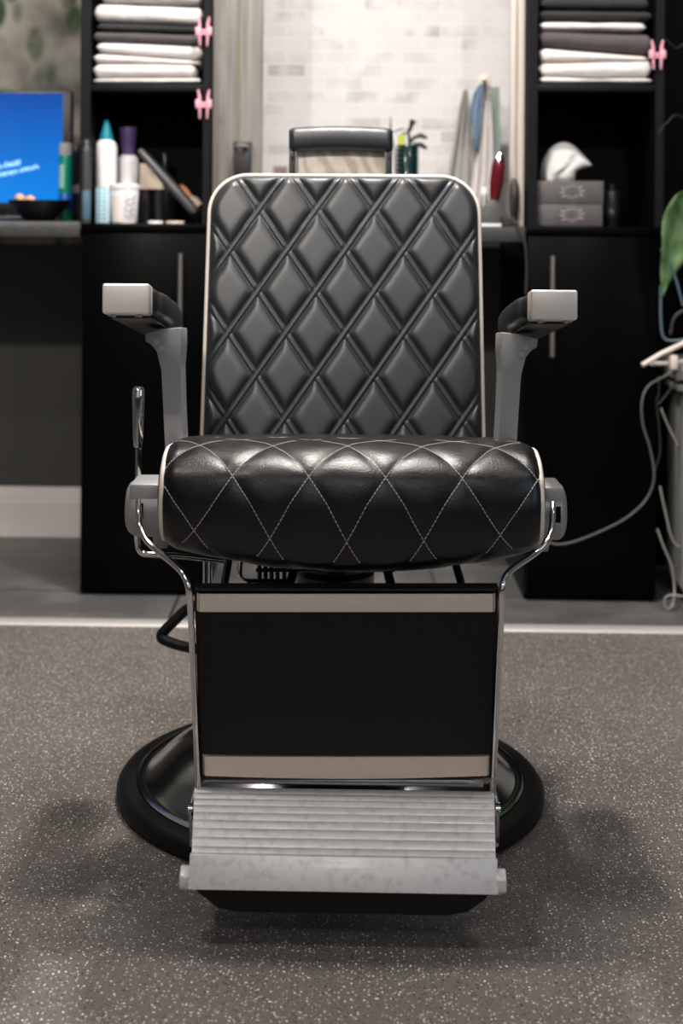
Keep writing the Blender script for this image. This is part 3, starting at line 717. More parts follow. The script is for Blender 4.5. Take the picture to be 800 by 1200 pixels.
# ------------------------------------------------------------------ right shelf: tissue boxes
Yx = YC+.065
def tbox(px0, px1, y0, y1, label, zb=None):
    xa, xb = WX(px0, Yx, 230), WX(px1, Yx, 230); z0 = zb if zb is not None else WZ(y1, Yx, 660); z1 = WZ(y0, Yx, 660)
    o = empty('tissue_box', ((xa+xb)/2, Yx+.06, z0), label, 'tissue box', 'grey tissue boxes')
    link('carton', B_(xa, xb, Yx, Yx+.12, z0+.0003, z1, .0018), M['box_grey'], o)
    bm = bmesh.new(); cx, cz = WX(670, Yx, 230), (z0+z1)/2+.002
    for k in range(12):
        a = 2*PI*k/12+.1
        r0, r1 = .010, .0215*(1.15 if abs(math.cos(a)) > .6 else .8); w = .0022
        d = Vector((math.cos(a)*1.25, 0, math.sin(a))); s = Vector((-math.sin(a), 0, math.cos(a)))
        c_ = Vector((cx, Yx-.0006, cz)); q = [c_+d*r0, c_+d*(r0*.4+r1*.6)+s*w, c_+d*r1, c_+d*(r0*.4+r1*.6)-s*w]
        q = [Vector((v.x, v.y, min(max(v.z, z0+.001), z1-.001))) for v in q]
        bm.faces.new([bm.verts.new(v) for v in q])
    link('flower_print', bm, M['box_mark'], o, smooth=False)
    return o, xa, xb, z0, z1
_, _, _, _, zmid = tbox(629, 706, 239.5, 262, 'grey tissue box with a flower print, lower of the two', zb=ZI)
tb, xa, xb, z0, z1 = tbox(629, 707, 212, 237.5, 'grey tissue box with a flower print and a pulled tissue, upper of the two', zb=zmid+.0005)
bm = bmesh.new(); random.seed(4)
for k in range(9):
    p = W(631+k*2, 215.5+1.5*math.sin(k*2), Yx-.001); tube(bm, [p, p+Vector((.003*math.sin(k), 0, .003))], .0009, n=5)
link('gold_mark', bm, M['gold'], tb)
# tissue: curved cone sheet
bm = bmesh.new(); nu, nv = 26, 18; G = []
outl = [(633, 212), (633, 200), (636, 188), (643, 176), (652, 169), (662, 167), (672, 171), (682, 181), (693, 193)]
inn = [(648, 212), (649, 207), (651, 203), (656, 200), (662, 198), (668, 194), (674, 192), (682, 192), (693, 194)]
outl = smoothpath([Vector((a, 0, b)) for a, b in outl], 3); inn = smoothpath([Vector((a, 0, b)) for a, b in inn], 3)
for i, (a, b) in enumerate(zip(outl, inn)):
    row = []
    for k in range(nv+1):
        t = k/nv; px = a.x*(1-t)+b.x*t; py = a.z*(1-t)+b.z*t
        dy = .045-.055*math.sin(PI*.5*t)+.004*math.sin(t*9+i*.3)
        row.append(bm.verts.new(W(px, py, Yx+.03+dy)))
    G.append(row)
for i in range(len(G)-1):
    for k in range(nv): bm.faces.new((G[i][k], G[i][k+1], G[i+1][k+1], G[i+1][k]))
inn2 = [(649, 212), (648, 206), (652, 203), (658, 196), (663, 184), (668, 176)]
G = []
for (a, b), (c_, d) in zip(((648, 212), (649, 205), (655, 200), (662, 190), (668, 181), (672, 177)), ((673, 212), (674, 204), (676, 199), (684, 196), (690, 195), (693, 194))):
    row = []
    for k in range(9):
        t = k/8; row.append(bm.verts.new(W(a+(c_-a)*t, b+(d-b)*t, Yx+.018+.004*math.sin(t*7))))
    G.append(row)
for i in range(len(G)-1):
    for k in range(8): bm.faces.new((G[i][k], G[i][k+1], G[i+1][k+1], G[i+1][k]))
ti = link('tissue', bm, M['tissue'], tb, ang=80)
md = ti.modifiers.new('thickness', 'SOLIDIFY'); md.thickness = .0008
bottle(708, 726, 222, YC+.2, M['dark_plastic'], 'small black bottle in the shadow right of the tissue boxes', M['black_metal'], [(.6, 0), (.6, .012), (.4, .014)], lab=(.1, .45), label_mat=M['black_metal'])

# ------------------------------------------------------------------ far right: plant, stand, cables
Ys = YC+.02
sx0 = WX(789, Ys, 560)
st = empty('equipment_stand', (sx0+.2, Ys, 0), 'grey metal stand with cream hanger rods at the right edge', 'stand')
zt = WZ(423, Ys, 795)
bm = bmesh.new()
zlow = WZ(690, Ys, 795)
prism(bm, [(WX(795, Ys, 560), WZ(455, Ys, 795)), (WX(794, Ys, 560), WZ(650, Ys, 795)), (WX(793.5, Ys), WZ(680, Ys, 795)), (WX(798, Ys), zlow), (sx0+.36, zlow), (sx0+.36, WZ(455, Ys, 795))], Ys-.05, Ys+.12, bev=.003)
link('column', bm, M['stand_grey'], st)
bm = B_(WX(784, Ys), sx0+.40, Ys-.07, Ys+.16, WZ(442, Ys, 795), zt, .004); box(bm, WX(787, Ys), sx0+.38, Ys-.06, Ys+.14, WZ(455, Ys, 795), WZ(447, Ys, 795), .003)
link('top_tray', bm, M['stand_grey'], st)
for xx in (sx0+.05, sx0+.30):
    for yy_ in (Ys-.03, Ys+.09): link('foot', T_([(xx, yy_, zlow+.01), (xx, yy_, .0)], .012, n=12), M['dark_plastic'], st)
link('rod', T_([W(752, 428, Ys-.09), W(776, 414, Ys-.08), W(806, 400, Ys-.07)], [.0055, .006, .006], n=12), M['rod_cream'], st)
link('rod', T_([W(763, 426, Ys-.07), W(788, 426, Ys-.05), W(800, 424, Ys-.03)], [.005, .005, .006], n=12), M['rod_cream'], st)
link('rod_clamp', B_(WX(784, Ys-.07), WX(792, Ys-.07), Ys-.09, Ys-.06, WZ(432, Ys-.07, 788), WZ(416, Ys-.07, 788), .002), M['rod_cream'], st)
# potted plant on the tray
Yp = Ys+.04; px_ = sx0+.17
pl = empty('potted_plant', (px_, Yp, zt), 'green leafy plant with a drooping pointed leaf at the right edge', 'plant')
link('pot', L_([(.055, .0005), (.06, .004), (.075, .11), (.08, .115), (.08, .13), (.07, .13), (.068, .11)], px_, Yp, zt, n=32), M['pot'], pl)
link('soil', L_([(.067, .105), (.067, .112)], px_, Yp, zt, n=24), M['soil'], pl)
def leaf(p0, dirv, side, L0, Wd, droop=.3):
    bm = bmesh.new(); d = Vector(dirv).normalized(); s = Vector(side).normalized(); s = (s-d*s.dot(d)).normalized(); nrm = d.cross(s)
    G = []
    for i in range(15):
        t = i/14; w = Wd*(math.sin(PI*min(1, t*1.02)**.62))*(1-.15*t) if i < 14 else .0004
        c_ = Vector(p0)+d*L0*t+Vector((0, 0, -droop*L0*t*t))
        G.append([bm.verts.new(c_+s*w*k+nrm*(abs(k)*w*.35+.004*math.sin(t*14)*abs(k))) for k in (-1, -.7, -.35, 0, .35, .7, 1)])
    for i in range(14):
        for k in range(6): bm.faces.new((G[i][k], G[i][k+1], G[i+1][k+1], G[i+1][k]))
    return bm
soil = Vector((px_, Yp, zt+.11))
lv = [(W(803, 222, Ys-.08), W(776, 343, Ys-.08), .052), (W(838, 150, Ys), W(900, 260, Ys-.1), .045), (W(850, 200, Ys-.02), W(905, 330, Ys-.05), .05), (W(860, 120, Ys+.05), W(930, 180, Ys), .045)]
for a, b, w in lv:
    d = b-a
    st_ = link('stem', T_(smoothpath([soil, (soil+a)/2+Vector((.0, -.03, .06)), a]), .003, n=8), M['leaf'], pl)
    lf = link('leaf', leaf(a, d+Vector((0, 0, .06*d.length)), (1, .35, .25), d.length, w, .06), M['leaf'], pl, ang=80)
    md = lf.modifiers.new('thickness', 'SOLIDIFY'); md.thickness = .0009
for q in (((W(770, 158, Ys), W(780, 145, Ys), W(800, 138, Ys), W(850, 200, Ys))), (W(779, 45, Ys), W(792, 56, Ys), W(810, 60, Ys), W(850, 160, Ys))):
    link('vine', T_(smoothpath(list(q)+[soil]), .0011, n=6), M['vine'], pl)
def cable(pts, r, m, label, d=Ys-.06):
    tag(link('cable', T_(smoothpath([W(a, b, d+(o[0] if o else 0)) for a, b, *o in pts]), r, n=8), M[m]), label, 'cable')
cable([(643, 636, -.12), (655, 638, -.12), (675, 634, -.12), (705, 622, -.10), (735, 606, -.09), (757, 585, -.08), (766, 560, -.08), (762, 528, -.08), (753, 497, -.08), (752, 470, -.08), (760, 452, -.07), (780, 440, -.03), (805, 422, -.02)], .0023, 'cable_grey', 'long grey cable sweeping from behind the chair up to the stand')
cable([(771, 440), (772, 462), (769, 470), (772, 500), (773, 530), (767, 552, .0), (764, 575)], .0018, 'cable_dark', 'thin dark cable hanging straight down right of the cabinet')
cable([(803, 430), (786, 455), (771, 474)], .0022, 'cable_dark', 'short dark cable slanting down from the grey stand top')
cable([(774, 478), (783, 500), (794, 522)], .0019, 'cable_white', 'short pale cable slanting towards the grey column')
cable([(773, 570), (777, 590), (782, 612), (784, 622)], .0023, 'cable_white', 'short pale vertical cable near the foot of the grey column')
cable([(784, 622), (788, 633), (795, 641)], .0023, 'cable_white', 'short pale cable end touching the grey column')
cable([(770, 620), (777, 640), (786, 662), (790, 690), (788, 708, -.03), (782, 714, -.03), (778, 706, -.03), (783, 698, -.03), (803, 699, -.03)], .0024, 'cable_white', 'white cable looping on the floor at the right edge')
cable([(774, 292, -.02), (783, 306, -.02), (791, 325, -.02), (800, 358, -.02)], .0026, 'cable_blue', 'pale blue cable slanting behind the drooping leaf')
cable([(774, 335), (774, 372), (776, 392), (783, 399), (803, 398)], .003, 'cable_blue', 'blue-grey cable loop hanging above the cream rods')
cable([(803, 362), (790, 372), (785, 392)], .0035, 'cable_dark', 'dark grey bent cable above the cream rods')

# ==================================================================  BARBER CHAIR
CH = empty('barber_chair', (0, 2.25, 0), 'black diamond-quilted barber chair with white piping in the middle of the room', 'barber chair')
def sub(name, bm, m, parent, **k): return link(name, bm, M[m] if isinstance(m, str) else m, parent, **k)

# --- base
bxc, byc = WX(386.5, 2.30, 900), 2.30
RB = 248*2.30/F
base = sub('base', L_([(RB*.96, 0), (RB, .006), (RB, .016), (RB*.985, .024), (RB*.955, .028), (RB*.91, .029), (RB*.90, .024), (RB*.85, 0.002)], bxc, byc, 0, n=96), 'rubber', CH)
dome = [(RB*.905, .018), (RB*.905, .030), (RB*.885, .033), (RB*.865, .032), (RB*.84, .037), (RB*.79, .052), (RB*.70, .072), (RB*.58, .090), (RB*.45, .103), (RB*.34, .113), (RB*.25, .127), (RB*.215, .147), (RB*.205, .17)]
sub('base_dome', L_(dome, bxc, byc, 0, n=96), 'dark_chrome', base)
xcol = WX(395, 2.28, 680)
col = sub('column', L_([(.052, .15), (.052, .318), (.048, .32)], bxc*.6, byc-.02, 0, n=48), 'chrome', CH)
sub('column_collar', L_([(.045, .319), (.058, .323), (.060, .328), (.060, .343), (.05, .349), (.05, .373)], bxc*.6, byc-.02, 0, n=48), 'black_metal', col)
# --- under frame
bm = bmesh.new()
box(bm, -.20, .22, 2.10, 2.14, .44, .458, .003); box(bm, -.20, .22, 2.36, 2.40, .44, .458, .003)
box(bm, -.21, -.18, 2.02, 2.42, .445, .47, .003); box(bm, .20, .23, 2.02, 2.42, .445, .47, .003)
box(bm, -.08, .08, 2.16, 2.40, .372, .384, .003); box(bm, -.08, -.07, 2.18, 2.38, .384, .45, .001); box(bm, .07, .08, 2.18, 2.38, .384, .45, .001)
tube(bm, [W(532, 655, 2.15), W(542, 690, 2.05)], .006, n=10); tube(bm, [W(268, 655, 2.2), W(262, 690, 2.12)], .006, n=10)
fr = sub('under_frame', bm, 'black_metal', CH)
bm = bmesh.new()
def xz(px, py, Y): return W(px, py, Y)
tube(bm, smoothpath([xz(282, 655, 2.16), xz(281, 673, 2.16), xz(286, 680, 2.15), xz(300, 681, 2.15), xz(338, 681, 2.15)], 5), .0035, n=8)
sub('linkage_rod', bm, 'chrome', fr)
for px in (240, 246): sub('linkage_rod', T_([xz(px, 655, 2.2), xz(px, 690, 2.2)], .003, n=8), 'chrome', fr)
bm = bmesh.new()
for px in (304, 311, 318, 325, 333): tube(bm, [xz(px, 660, 2.14), xz(px, 688, 2.14)], .0032, n=8)
tube(bm, [xz(300, 668, 2.135), xz(338, 668, 2.135)], .003, n=8); tube(bm, [xz(302, 684, 2.135), xz(336, 684, 2.135)], .005, n=8)
sub('spring_bracket', bm, 'black_metal', fr)

# --- seat
SX0, SX1 = WX(187, 1.89, 580), WX(637, 1.89, 580); SC = (SX0+SX1)/2; SW = (SX1-SX0)/2
prof0 = [(2.06, .470), (2.0, .458), (1.945, .452), (1.905, .458), (1.880, .475), (1.868, .503), (1.866, .535), (1.876, .563), (1.900, .581), (1.935, .5895), (1.985, .5885), (2.10, .574), (2.25, .552), (2.39, .532)]
pr_s = smoothpath([Vector((0, a, b)) for a, b in prof0], 14)
arc = [0]
for i in range(1, len(pr_s)): arc.append(arc[-1]+(pr_s[i]-pr_s[i-1]).length)
AT = arc[-1]
def prof(s):
    s = min(max(s, 0), AT-1e-6)
    lo = 0
    import bisect
    i = max(1, bisect.bisect_right(arc, s)); t = (s-arc[i-1])/(arc[i]-arc[i-1]+1e-12)
    p = pr_s[i-1].lerp(pr_s[i], t); tg = (pr_s[i]-pr_s[i-1]).normalized()
    return p, Vector((0, -tg.z, tg.y))*1.0   # outward normal (sign fixed below)
PC = Vector((0, 2.08, .53))
# arc position of the middle stitch row (z=.56 at the front) and spacing
s_mid = min(range(len(pr_s)), key=lambda i: abs(pr_s[i].z-.561)+(0 if pr_s[i].y < 1.89 else 9)); s_mid = arc[s_mid]
hwS, hhS = 44.5*1.875/F, .0695
x_mid = WX(362, 1.875, 561)
def quiltS(x, s):
    a = (x-x_mid)/hwS; b = (s-s_mid)/hhS
    g = math.sqrt(1/hwS**2+1/hhS**2)
    t1 = abs((a+b)-2*round((a+b)/2))/g; t2 = abs((a-b)-2*round((a-b)/2))/g
    return t1, t2
def seatpt(x, s, extra=0.):
    p, nrm = prof(s)
    if nrm.dot(Vector((0, p.y-PC.y, p.z-PC.z))) < 0: nrm = -nrm
    e = SW-abs(x-SC); k = 1-math.sqrt(max(0, 1-(1-min(max(e, 0)/.022, 1))**2))
    t1, t2 = quiltS(x, s)
    q = .0030*(1-math.exp(-(t1/.009)**1.2))*(1-math.exp(-(t2/.009)**1.2))
    u = (x-SC)/SW
    low = max(0, min(1, (.53-p.z)/.06))
    drop = -.010*low+.026*(1-u*u)*low
    bow = -.022*(1-u*u)*(1 if p.y < 2.0 else max(0, 1-(p.y-2.0)/.25))
    q *= (1 if low < .98 else .6)
    wr = .0012*noise.noise(Vector((x*18, s*30, 3)))
    p2 = Vector((x, p.y+bow, p.z-drop+.004*(1-u*u)*(1-low)))+nrm*(q+wr+extra)-nrm*(k*.020)
    return p2
bm = bmesh.new(); nx, ns = 230, 260; G = []
for i in range(nx+1):
    x = SC-SW+2*SW*i/nx; G.append([bm.verts.new(seatpt(x, AT*j/ns)) for j in range(ns+1)])
for i in range(nx):
    for j in range(ns): bm.faces.new((G[i][j], G[i+1][j], G[i+1][j+1], G[i][j+1]))
# end caps bulging out behind the piping, and the bottom
for gi, sg in ((0, -1), (-1, 1)):
    ring = G[gi]; cen = Vector((0, 0, 0))
    for v in ring: cen += v.co
    cen /= len(ring)
    prev = ring
    for sc_, ox in ((.96, .002), (.9, .004), (.7, .005)):
        cur = [bm.verts.new(Vector((v.co.x+sg*ox, cen.y+(v.co.y-cen.y)*sc_, cen.z+(v.co.z-cen.z)*sc_))) for v in ring]
        for j in range(ns): bm.faces.new((prev[j], prev[j+1], cur[j+1], cur[j]))
        bm.faces.new((prev[0], cur[0], cur[-1], prev[-1]))
        prev = cur
    bm.faces.new(prev)
for i in range(nx): bm.faces.new((G[i][0], G[i][ns], G[i+1][ns], G[i+1][0]))
seat = sub('seat', bm, 'leather_seat', CH, ang=80)
for sg in (-1, 1):
    pts = []
    for j in range(100):
        s = AT*(.06+.75*j/99); p = seatpt(SC+sg*(SW-.001), s); p2 = seatpt(SC+sg*(SW-.02), s)
        pts.append(p+Vector((sg*.001, 0, 0))+(p2-p)*.28)
    sub('piping', T_(pts, .0046, n=10), 'piping', seat)
# stitching (dashed)
bm = bmesh.new()
def stitch_line(c0, sgn, step=.0052, dash=.0036):
    # line: (x-x_mid)/hw + sgn*(s-s_mid)/hh = c0
    s = .185; seg = []
    ds = step*hhS/math.hypot(hwS, hhS)
    while s < AT*.80:
        s2 = s+ds*dash/step
        x = x_mid+hwS*(c0-sgn*(s-s_mid)/hhS); x2 = x_mid+hwS*(c0-sgn*(s2-s_mid)/hhS)
        if abs(x-SC) < SW-.006 and abs(x2-SC) < SW-.006:
            tube(bm, [seatpt(x, s, .0004), seatpt((x+x2)/2, (s+s2)/2, .0009), seatpt(x2, s2, .0004)], 0.0005, n=5, cap=False)
        s += ds
for k in range(-12, 14):
    stitch_line(2*k, 1); stitch_line(2*k, -1)
sub('stitching', bm, 'thread', seat)

# --- backrest
BX0, BX1 = WX(243, 2.44, 360), WX(562, 2.44, 360); BC = (BX0+BX1)/2
sl_y, sl_z = .200, .980   # recline direction (approx 11.5 deg)
Bt_y, Bb_y = 2.49, 2.39
ztop = WZ(209.5, 2.49, 400); z0b = .50
HB = (ztop-z0b)/math.cos(math.atan2(Bt_y-Bb_y, ztop-z0b)); th = math.atan2(Bt_y-Bb_y, ztop-z0b)
def bkpt(x, s, out=0.):   # s from the bottom, out towards the viewer
    return Vector((x, Bb_y+s*math.sin(th)-out*math.cos(th), z0b+s*math.cos(th)+out*math.sin(th)))
HWt = (WX(556, 2.49, 240)-WX(246, 2.49, 240))/2; HWb = (WX(565, 2.40, 500)-WX(239.5, 2.40, 500))/2
def hw_at(s): t = s/HB; return HWb+(HWt-HWb)*min(1, t*1.1)
RC = .062
def edge_dist(x, s):
    hw = hw_at(s); ax = abs(x-BC)
    dx = hw-ax; dt = HB-s
    if dx < RC and dt < RC: return RC-math.hypot(RC-dx, RC-dt)
    return min(dx, dt)
def hw_round(s):
    hw = hw_at(s); dt = HB-s
    if dt < RC: return hw-RC+math.sqrt(max(0, RC*RC-(RC-dt)**2))
    return hw
hwB, hhB = 33.5*2.45/F, None
sA = lambda py: (WZ(py, 2.46, 400)-z0b)/math.cos(th)
hhB = (sA(252)-sA(440))/4
xA = WX(370.5, 2.46, 346); s_A = sA(346)
def prof_q(t):
    pad = 1-math.exp(-((max(0, t-.0058))/.0052)**1.3)
    groove = -math.exp(-((t-.0048)/.0013)**2)*.0022
    rib = .0010*math.exp(-(t/.0030)**2)
    return pad, groove, rib
def quiltB(x, s):
    a = (x-xA)/hwB; b = (s-s_A)/hhB; g = math.sqrt(1/hwB**2+1/hhB**2)
    t1 = abs((a-b)-2*round((a-b)/2))/g       # "/" lines lie on top
    t2 = abs((a+b)-2*round((a+b)/2))/g
    p1, g1, r1 = prof_q(t1); p2, g2, r2 = prof_q(t2)
    f = 1-math.exp(-(t1/.006)**4)            # crossings: keep the "/" rib
    return .0062*p1*p2+g1+r1+(g2+r2)*f*.85
def backfront(x, s):
    e = max(0, edge_dist(x, s)); r2 = .020
    k = math.sqrt(max(0, 1-(1-min(e/r2, 1))**2))
    fade = min(1, e/.012)
    conv = .012*(1-((x-BC)/.23)**2)
    return bkpt(x, s, .012+.020*k+conv*k+quiltB(x, s)*fade)
bm = bmesh.new(); nx, ns = 330, 340; G = []
for j in range(ns+1):
    v = j/ns; s = HB*(v*.94) if v < .85 else HB*(.799+(1-.799)*math.sin((v-.85)/.15*PI/2)**.9)
    s = min(s, HB-1e-5); hw = max(hw_round(s), .002)
    G.append([bm.verts.new(backfront(BC-hw+2*hw*i/nx, s)) for i in range(nx+1)])
for j in range(ns):
    for i in range(nx): bm.faces.new((G[j][i], G[j][i+1], G[j+1][i+1], G[j+1][i]))
# back shell
outline = [G[j][0] for j in range(ns+1)]+G[ns][1:-1]+[G[j][nx] for j in range(ns, -1, -1)]
prev = outline
for dd, sh in ((-.010, 0), (-.03, .004)):
    cur = []
    for v in outline:
        c_ = v.co.copy(); cx_ = BC; c_ += Vector((0, math.cos(th)*(-dd+.012), -math.sin(th)*(-dd+.012))); c_.x += (cx_-c_.x)*sh*4; cur.append(bm.verts.new(c_))
    for i in range(len(outline)-1): bm.faces.new((prev[i], prev[i+1], cur[i+1], cur[i]))
    prev = cur
bm.faces.new(prev)
back = sub('backrest', bm, 'leather_back', CH, ang=70)
pts = []
for j in range(0, 60): s = HB*(.02+.98*j/60); 
ss = [HB*.04+(HB-RC-HB*.04)*j/40 for j in range(41)]
left = [bkpt(BC-hw_at(s)-.001, s, .012) for s in ss]
cl = [bkpt(BC-hw_at(HB)+RC-RC*math.cos(a)-.001*math.cos(a), HB-RC+RC*math.sin(a)+.001*math.sin(a), .012) for a in [PI/2*k/14 for k in range(1, 15)]]
cr_ = [Vector((2*BC-p.x, p.y, p.z)) for p in reversed(cl)]
right = [Vector((2*BC-p.x, p.y, p.z)) for p in reversed(left)]
sub('piping', T_(left+cl+cr_+right, .0042, n=10), 'piping', back)
# support that joins the back to the seat frame
bm = bmesh.new(); box(bm, -.10, .10, 2.44, 2.455, .45, .72, .003); sub('back_support', bm, 'black_metal', CH)

# --- headrest
Yh = 2.62
hx0, hx1 = WX(338.5, Yh, 170), WX(460, Yh, 170); zt = WZ(150.5, Yh, 400); zb_ = WZ(179, Yh, 400)
HR = empty('headrest', (0, 0, 0), '', ''); del HR['label']; del HR['category']; HR.parent = CH; HR.location = (0, 0, 0)
HR.location = Vector((0, Yh, .93))-CH.location
bm = bmesh.new(); rings = []; nx, n = 60, 30; hzc, hzr = (zt+zb_)/2, (zt-zb_)/2
for i in range(nx+1):
    u = i/nx; x = hx0+(hx1-hx0)*u; e = min(u, 1-u)*(hx1-hx0); k = max(.25, math.sqrt(max(0, 1-(1-min(e/.011, 1))**2)))
    arch = .004*(1-(2*u-1)**2)
    rings.append([bm.verts.new((x, Yh+math.copysign(abs(math.cos(2*PI*j/n))**.75, math.cos(2*PI*j/n))*.026*k, hzc+arch+math.copysign(abs(math.sin(2*PI*j/n))**.7, math.sin(2*PI*j/n))*hzr*(.75+.25*k)+.0008*noise.noise(Vector((x*40, j, 1))))) for j in range(n)])
for i in range(nx):
    for j in range(n): bm.faces.new((rings[i][j], rings[i][(j+1) % n], rings[i+1][(j+1) % n], rings[i+1][j]))
bm.faces.new(rings[0]); bm.faces.new(rings[-1])
pad = sub('head_pad', bm, 'leather_back', HR)
for a in (hx0+.012, hx1-.012):
    pass
zlo = .80
sub('head_plate', B_(WX(346, Yh, 190), WX(452, Yh, 190), Yh+.004, Yh+.010, zlo, zb_+.01, .001), 'plate', HR)
for px in (342.5, 455.5):
    x = WX(px, Yh, 190); bm = B_(x-.0055, x+.0055, Yh-.012, Yh+.014, zlo, zb_+.012, .0015)
    for z in (WZ(185, Yh, 400), WZ(203, Yh, 400)): tube(bm, [(x, Yh-.0165, z), (x, Yh-.011, z)], .0028, n=10)
    sub('side_bracket', bm, 'black_metal', HR)
    x2 = WX(346.5 if px < 400 else 451.5, Yh, 190); sub('edge_strip', B_(x2-.0012, x2+.0012, Yh-.008, Yh+.004, zlo, zb_+.004), 'chrome', HR)
bm = B_(-.07+BC, .07+BC, Yh-.11, Yh+.004, zlo-.0, zlo+.02, .003); sub('mount', bm, 'black_metal', HR)

# --- armrests
slope = math.tan(math.radians(8.6))
def arm(sg):
    A = empty('armrest', (0, 0, 0), '', ''); del A['label']; del A['category']; A.parent = CH
    if sg < 0: ox, ix, y0, y1 = WX(119.5, 1.985, 350), WX(175, 1.985, 350), 332, 367.5
    else: ox, ix, y0, y1 = WX(677, 1.985, 350), WX(621.5, 1.985, 350), 339.5, 374.5
    px = 148 if sg < 0 else 650
    z1, z0 = WZ(y0, 1.985, px), WZ(y1, 1.985, px); cx = (ox+ix)/2; hw = abs(ox-ix)/2
    A.location = Vector((cx, 2.1, z0))-CH.location
    # end cap: a thin-walled metal box, slightly inclined
    bm = B_(cx-hw, cx+hw, 1.985, 2.022, z0, z1, .0035, 3)
    for v in bm.verts: v.co.z -= (v.co.y-1.985)*slope
    cap = sub('end_cap', bm, 'brushed', A)
    bm = bmesh.new()
    for dx in (-.55, .55):
        for y in (1.998, 2.012): tube(bm, [(cx+dx*hw+(y-1.998)*.5*sg, y, z0-.001), (cx+dx*hw+(y-1.998)*.5*sg, y, z0-.006)], [.004, .003], n=10)
    sub('screw', bm, 'dull_metal', cap)
    # pad
    bm = bmesh.new(); rings = []; ny, n = 50, 28; y0p, y1p = 2.0215, 2.38
    for i in range(ny+1):
        t = i/ny; y = y0p+(y1p-y0p)*t; e = (y1p-y); k = math.sqrt(max(0.02, 1-(1-min(e/.03, 1))**2)) if e < .03 else 1
        k0 = 1-.10*math.exp(-((y-y0p)/.012)**2)
        bulge = 1+.10*math.sin(PI*min(1, t*1.05))-.07*math.exp(-((t-.18)/.07)**2)
        zc = (z0+z1)/2-(y-1.985)*slope+.001; hz = (z1-z0)/2*k*k0*bulge*1.02; hx = hw*(.96+.0*t)*k*k0*bulge*1.06
        inward = -sg*.004*math.sin(PI*t)-sg*.003
        rings.append([bm.verts.new((cx+inward+math.copysign(abs(math.cos(2*PI*j/n))**.62, math.cos(2*PI*j/n))*hx, y, zc+math.copysign(abs(math.sin(2*PI*j/n))**.62, math.sin(2*PI*j/n))*hz+.002*noise.noise(Vector((y*22, math.cos(2*PI*j/n), sg))))) for j in range(n)])
    for i in range(ny):
        for j in range(n): bm.faces.new((rings[i][j], rings[i][(j+1) % n], rings[i+1][(j+1) % n], rings[i+1][j]))
    bm.faces.new(rings[0]); bm.faces.new(rings[-1])
    sub('arm_pad', bm, 'leather_arm', A)
    bm = B_(cx-hw*.85, cx+hw*.85, 2.03, 2.36, z0-.003, z0+.001, .001)
    for v in bm.verts: v.co.z -= (v.co.y-1.985)*slope
    sub('arm_plate', bm, 'black_metal', A)
    # curved cast post
    Yp0 = 2.15
    outl = [(194, 560), (193, 515), (191, 470), (189, 430), (185.5, 407), (180, 400), (170.5, 396), (170, 386), (188, 381), (213, 379), (213, 398), (211, 425), (212, 470), (214, 515), (216, 560)]
    pts = [(WX(a, Yp0, b), WZ(b, Yp0, a)) for a, b in outl]
    pts = [(a, b-.0) for a, b in pts]
    if sg > 0: pts = [(-a-.004, b-.006) for a, b in pts]
    ztop_ = z0-(Yp0+.02-1.985)*slope-.003
    mz = max(b for a, b in pts); pts = [(a, b+(ztop_-mz)*max(0, min(1, (b-.55)/.15))) for a, b in pts]
    bm = P_(pts, Yp0, Yp0+.075, 'XZ', bev=.0022)
    for v in bm.verts: v.co.z -= (v.co.y-Yp0)*slope*.6
    post = sub('arm_post', bm, 'grey_cast', A)
    bm = bmesh.new()
    for a, b in ((184, 397), (189, 404)):
        x = WX(a, Yp0, b); z = WZ(b, Yp0, a)
        if sg > 0: x = -x-.004; z -= .006
        z += (ztop_-mz)*.9
        tube(bm, [(x, Yp0+.001, z), (x, Yp0-.003, z)], .0042, n=12); tube(bm, [(x, Yp0-.0028, z), (x, Yp0-.0045, z)], .0022, n=6)
    sub('screw', bm, 'dull_metal', post)
arm(-1); arm(1)

# --- hinge hubs, leg rest bars
def hub(sg):
    if sg < 0: xo, xi, pyc = WX(147, 1.985, 595), WX(190, 1.985, 595), 598
    else: xo, xi, pyc = WX(663.5, 1.985, 600), WX(634, 1.985, 600), 602
    zc = WZ(pyc, 1.985, 160 if sg < 0 else 650); yc = 2.005; r = .0385
    w = abs(xo-xi)
    prof_ = [(r*.9, 0), (r, .002), (r, w*.70), (r*.97, w*.80), (r*.86, w*.93), (r*.70, w), (.002, w+.0005)]
    bm = L_([(a, sg*b) for a, b in prof_], xi, yc, zc, n=56, axis='X')
    # square shoulder above the round part and slanted web below
    xa, xb = sorted((xi+sg*.002, xi+sg*w*.86))
    box(bm, xa, xb, yc-.034, yc+.04, zc-.005, zc+r*.99, .005)
    prism(bm, [(yc-.03, zc-.02), (yc+.03, zc-.02), (yc+.05, zc-.055), (yc+.01, zc-.058)], *sorted((xi-sg*.004, xi+sg*.014)), plane='YZ', bev=.002)
    h = sub('hinge_hub', bm, 'grey_cast', CH)
    xs = xi+sg*w*.56
    sub('slot', B_(xs-.0045, xs+.0045, yc-.0392, yc-.0335, zc-.008, zc+.013, .0005), 'black_inside', h)
    return xs, yc, zc
hl = hub(-1); hr = hub(1)

YT, YBm = 1.872, 1.945       # leg rest plane, top and bottom
def yleg(py): return YT+(YBm-YT)*(py-690)/(912-690)
LR = empty('leg_rest', (0, 0, 0), '', ''); del LR['label']; del LR['category']; LR.parent = CH; LR.location = Vector((0, 1.9, .15))-CH.location
def legpt(px, py, out=0.):
    y = yleg(py); p = W(px, py, y); p.y -= out; return p
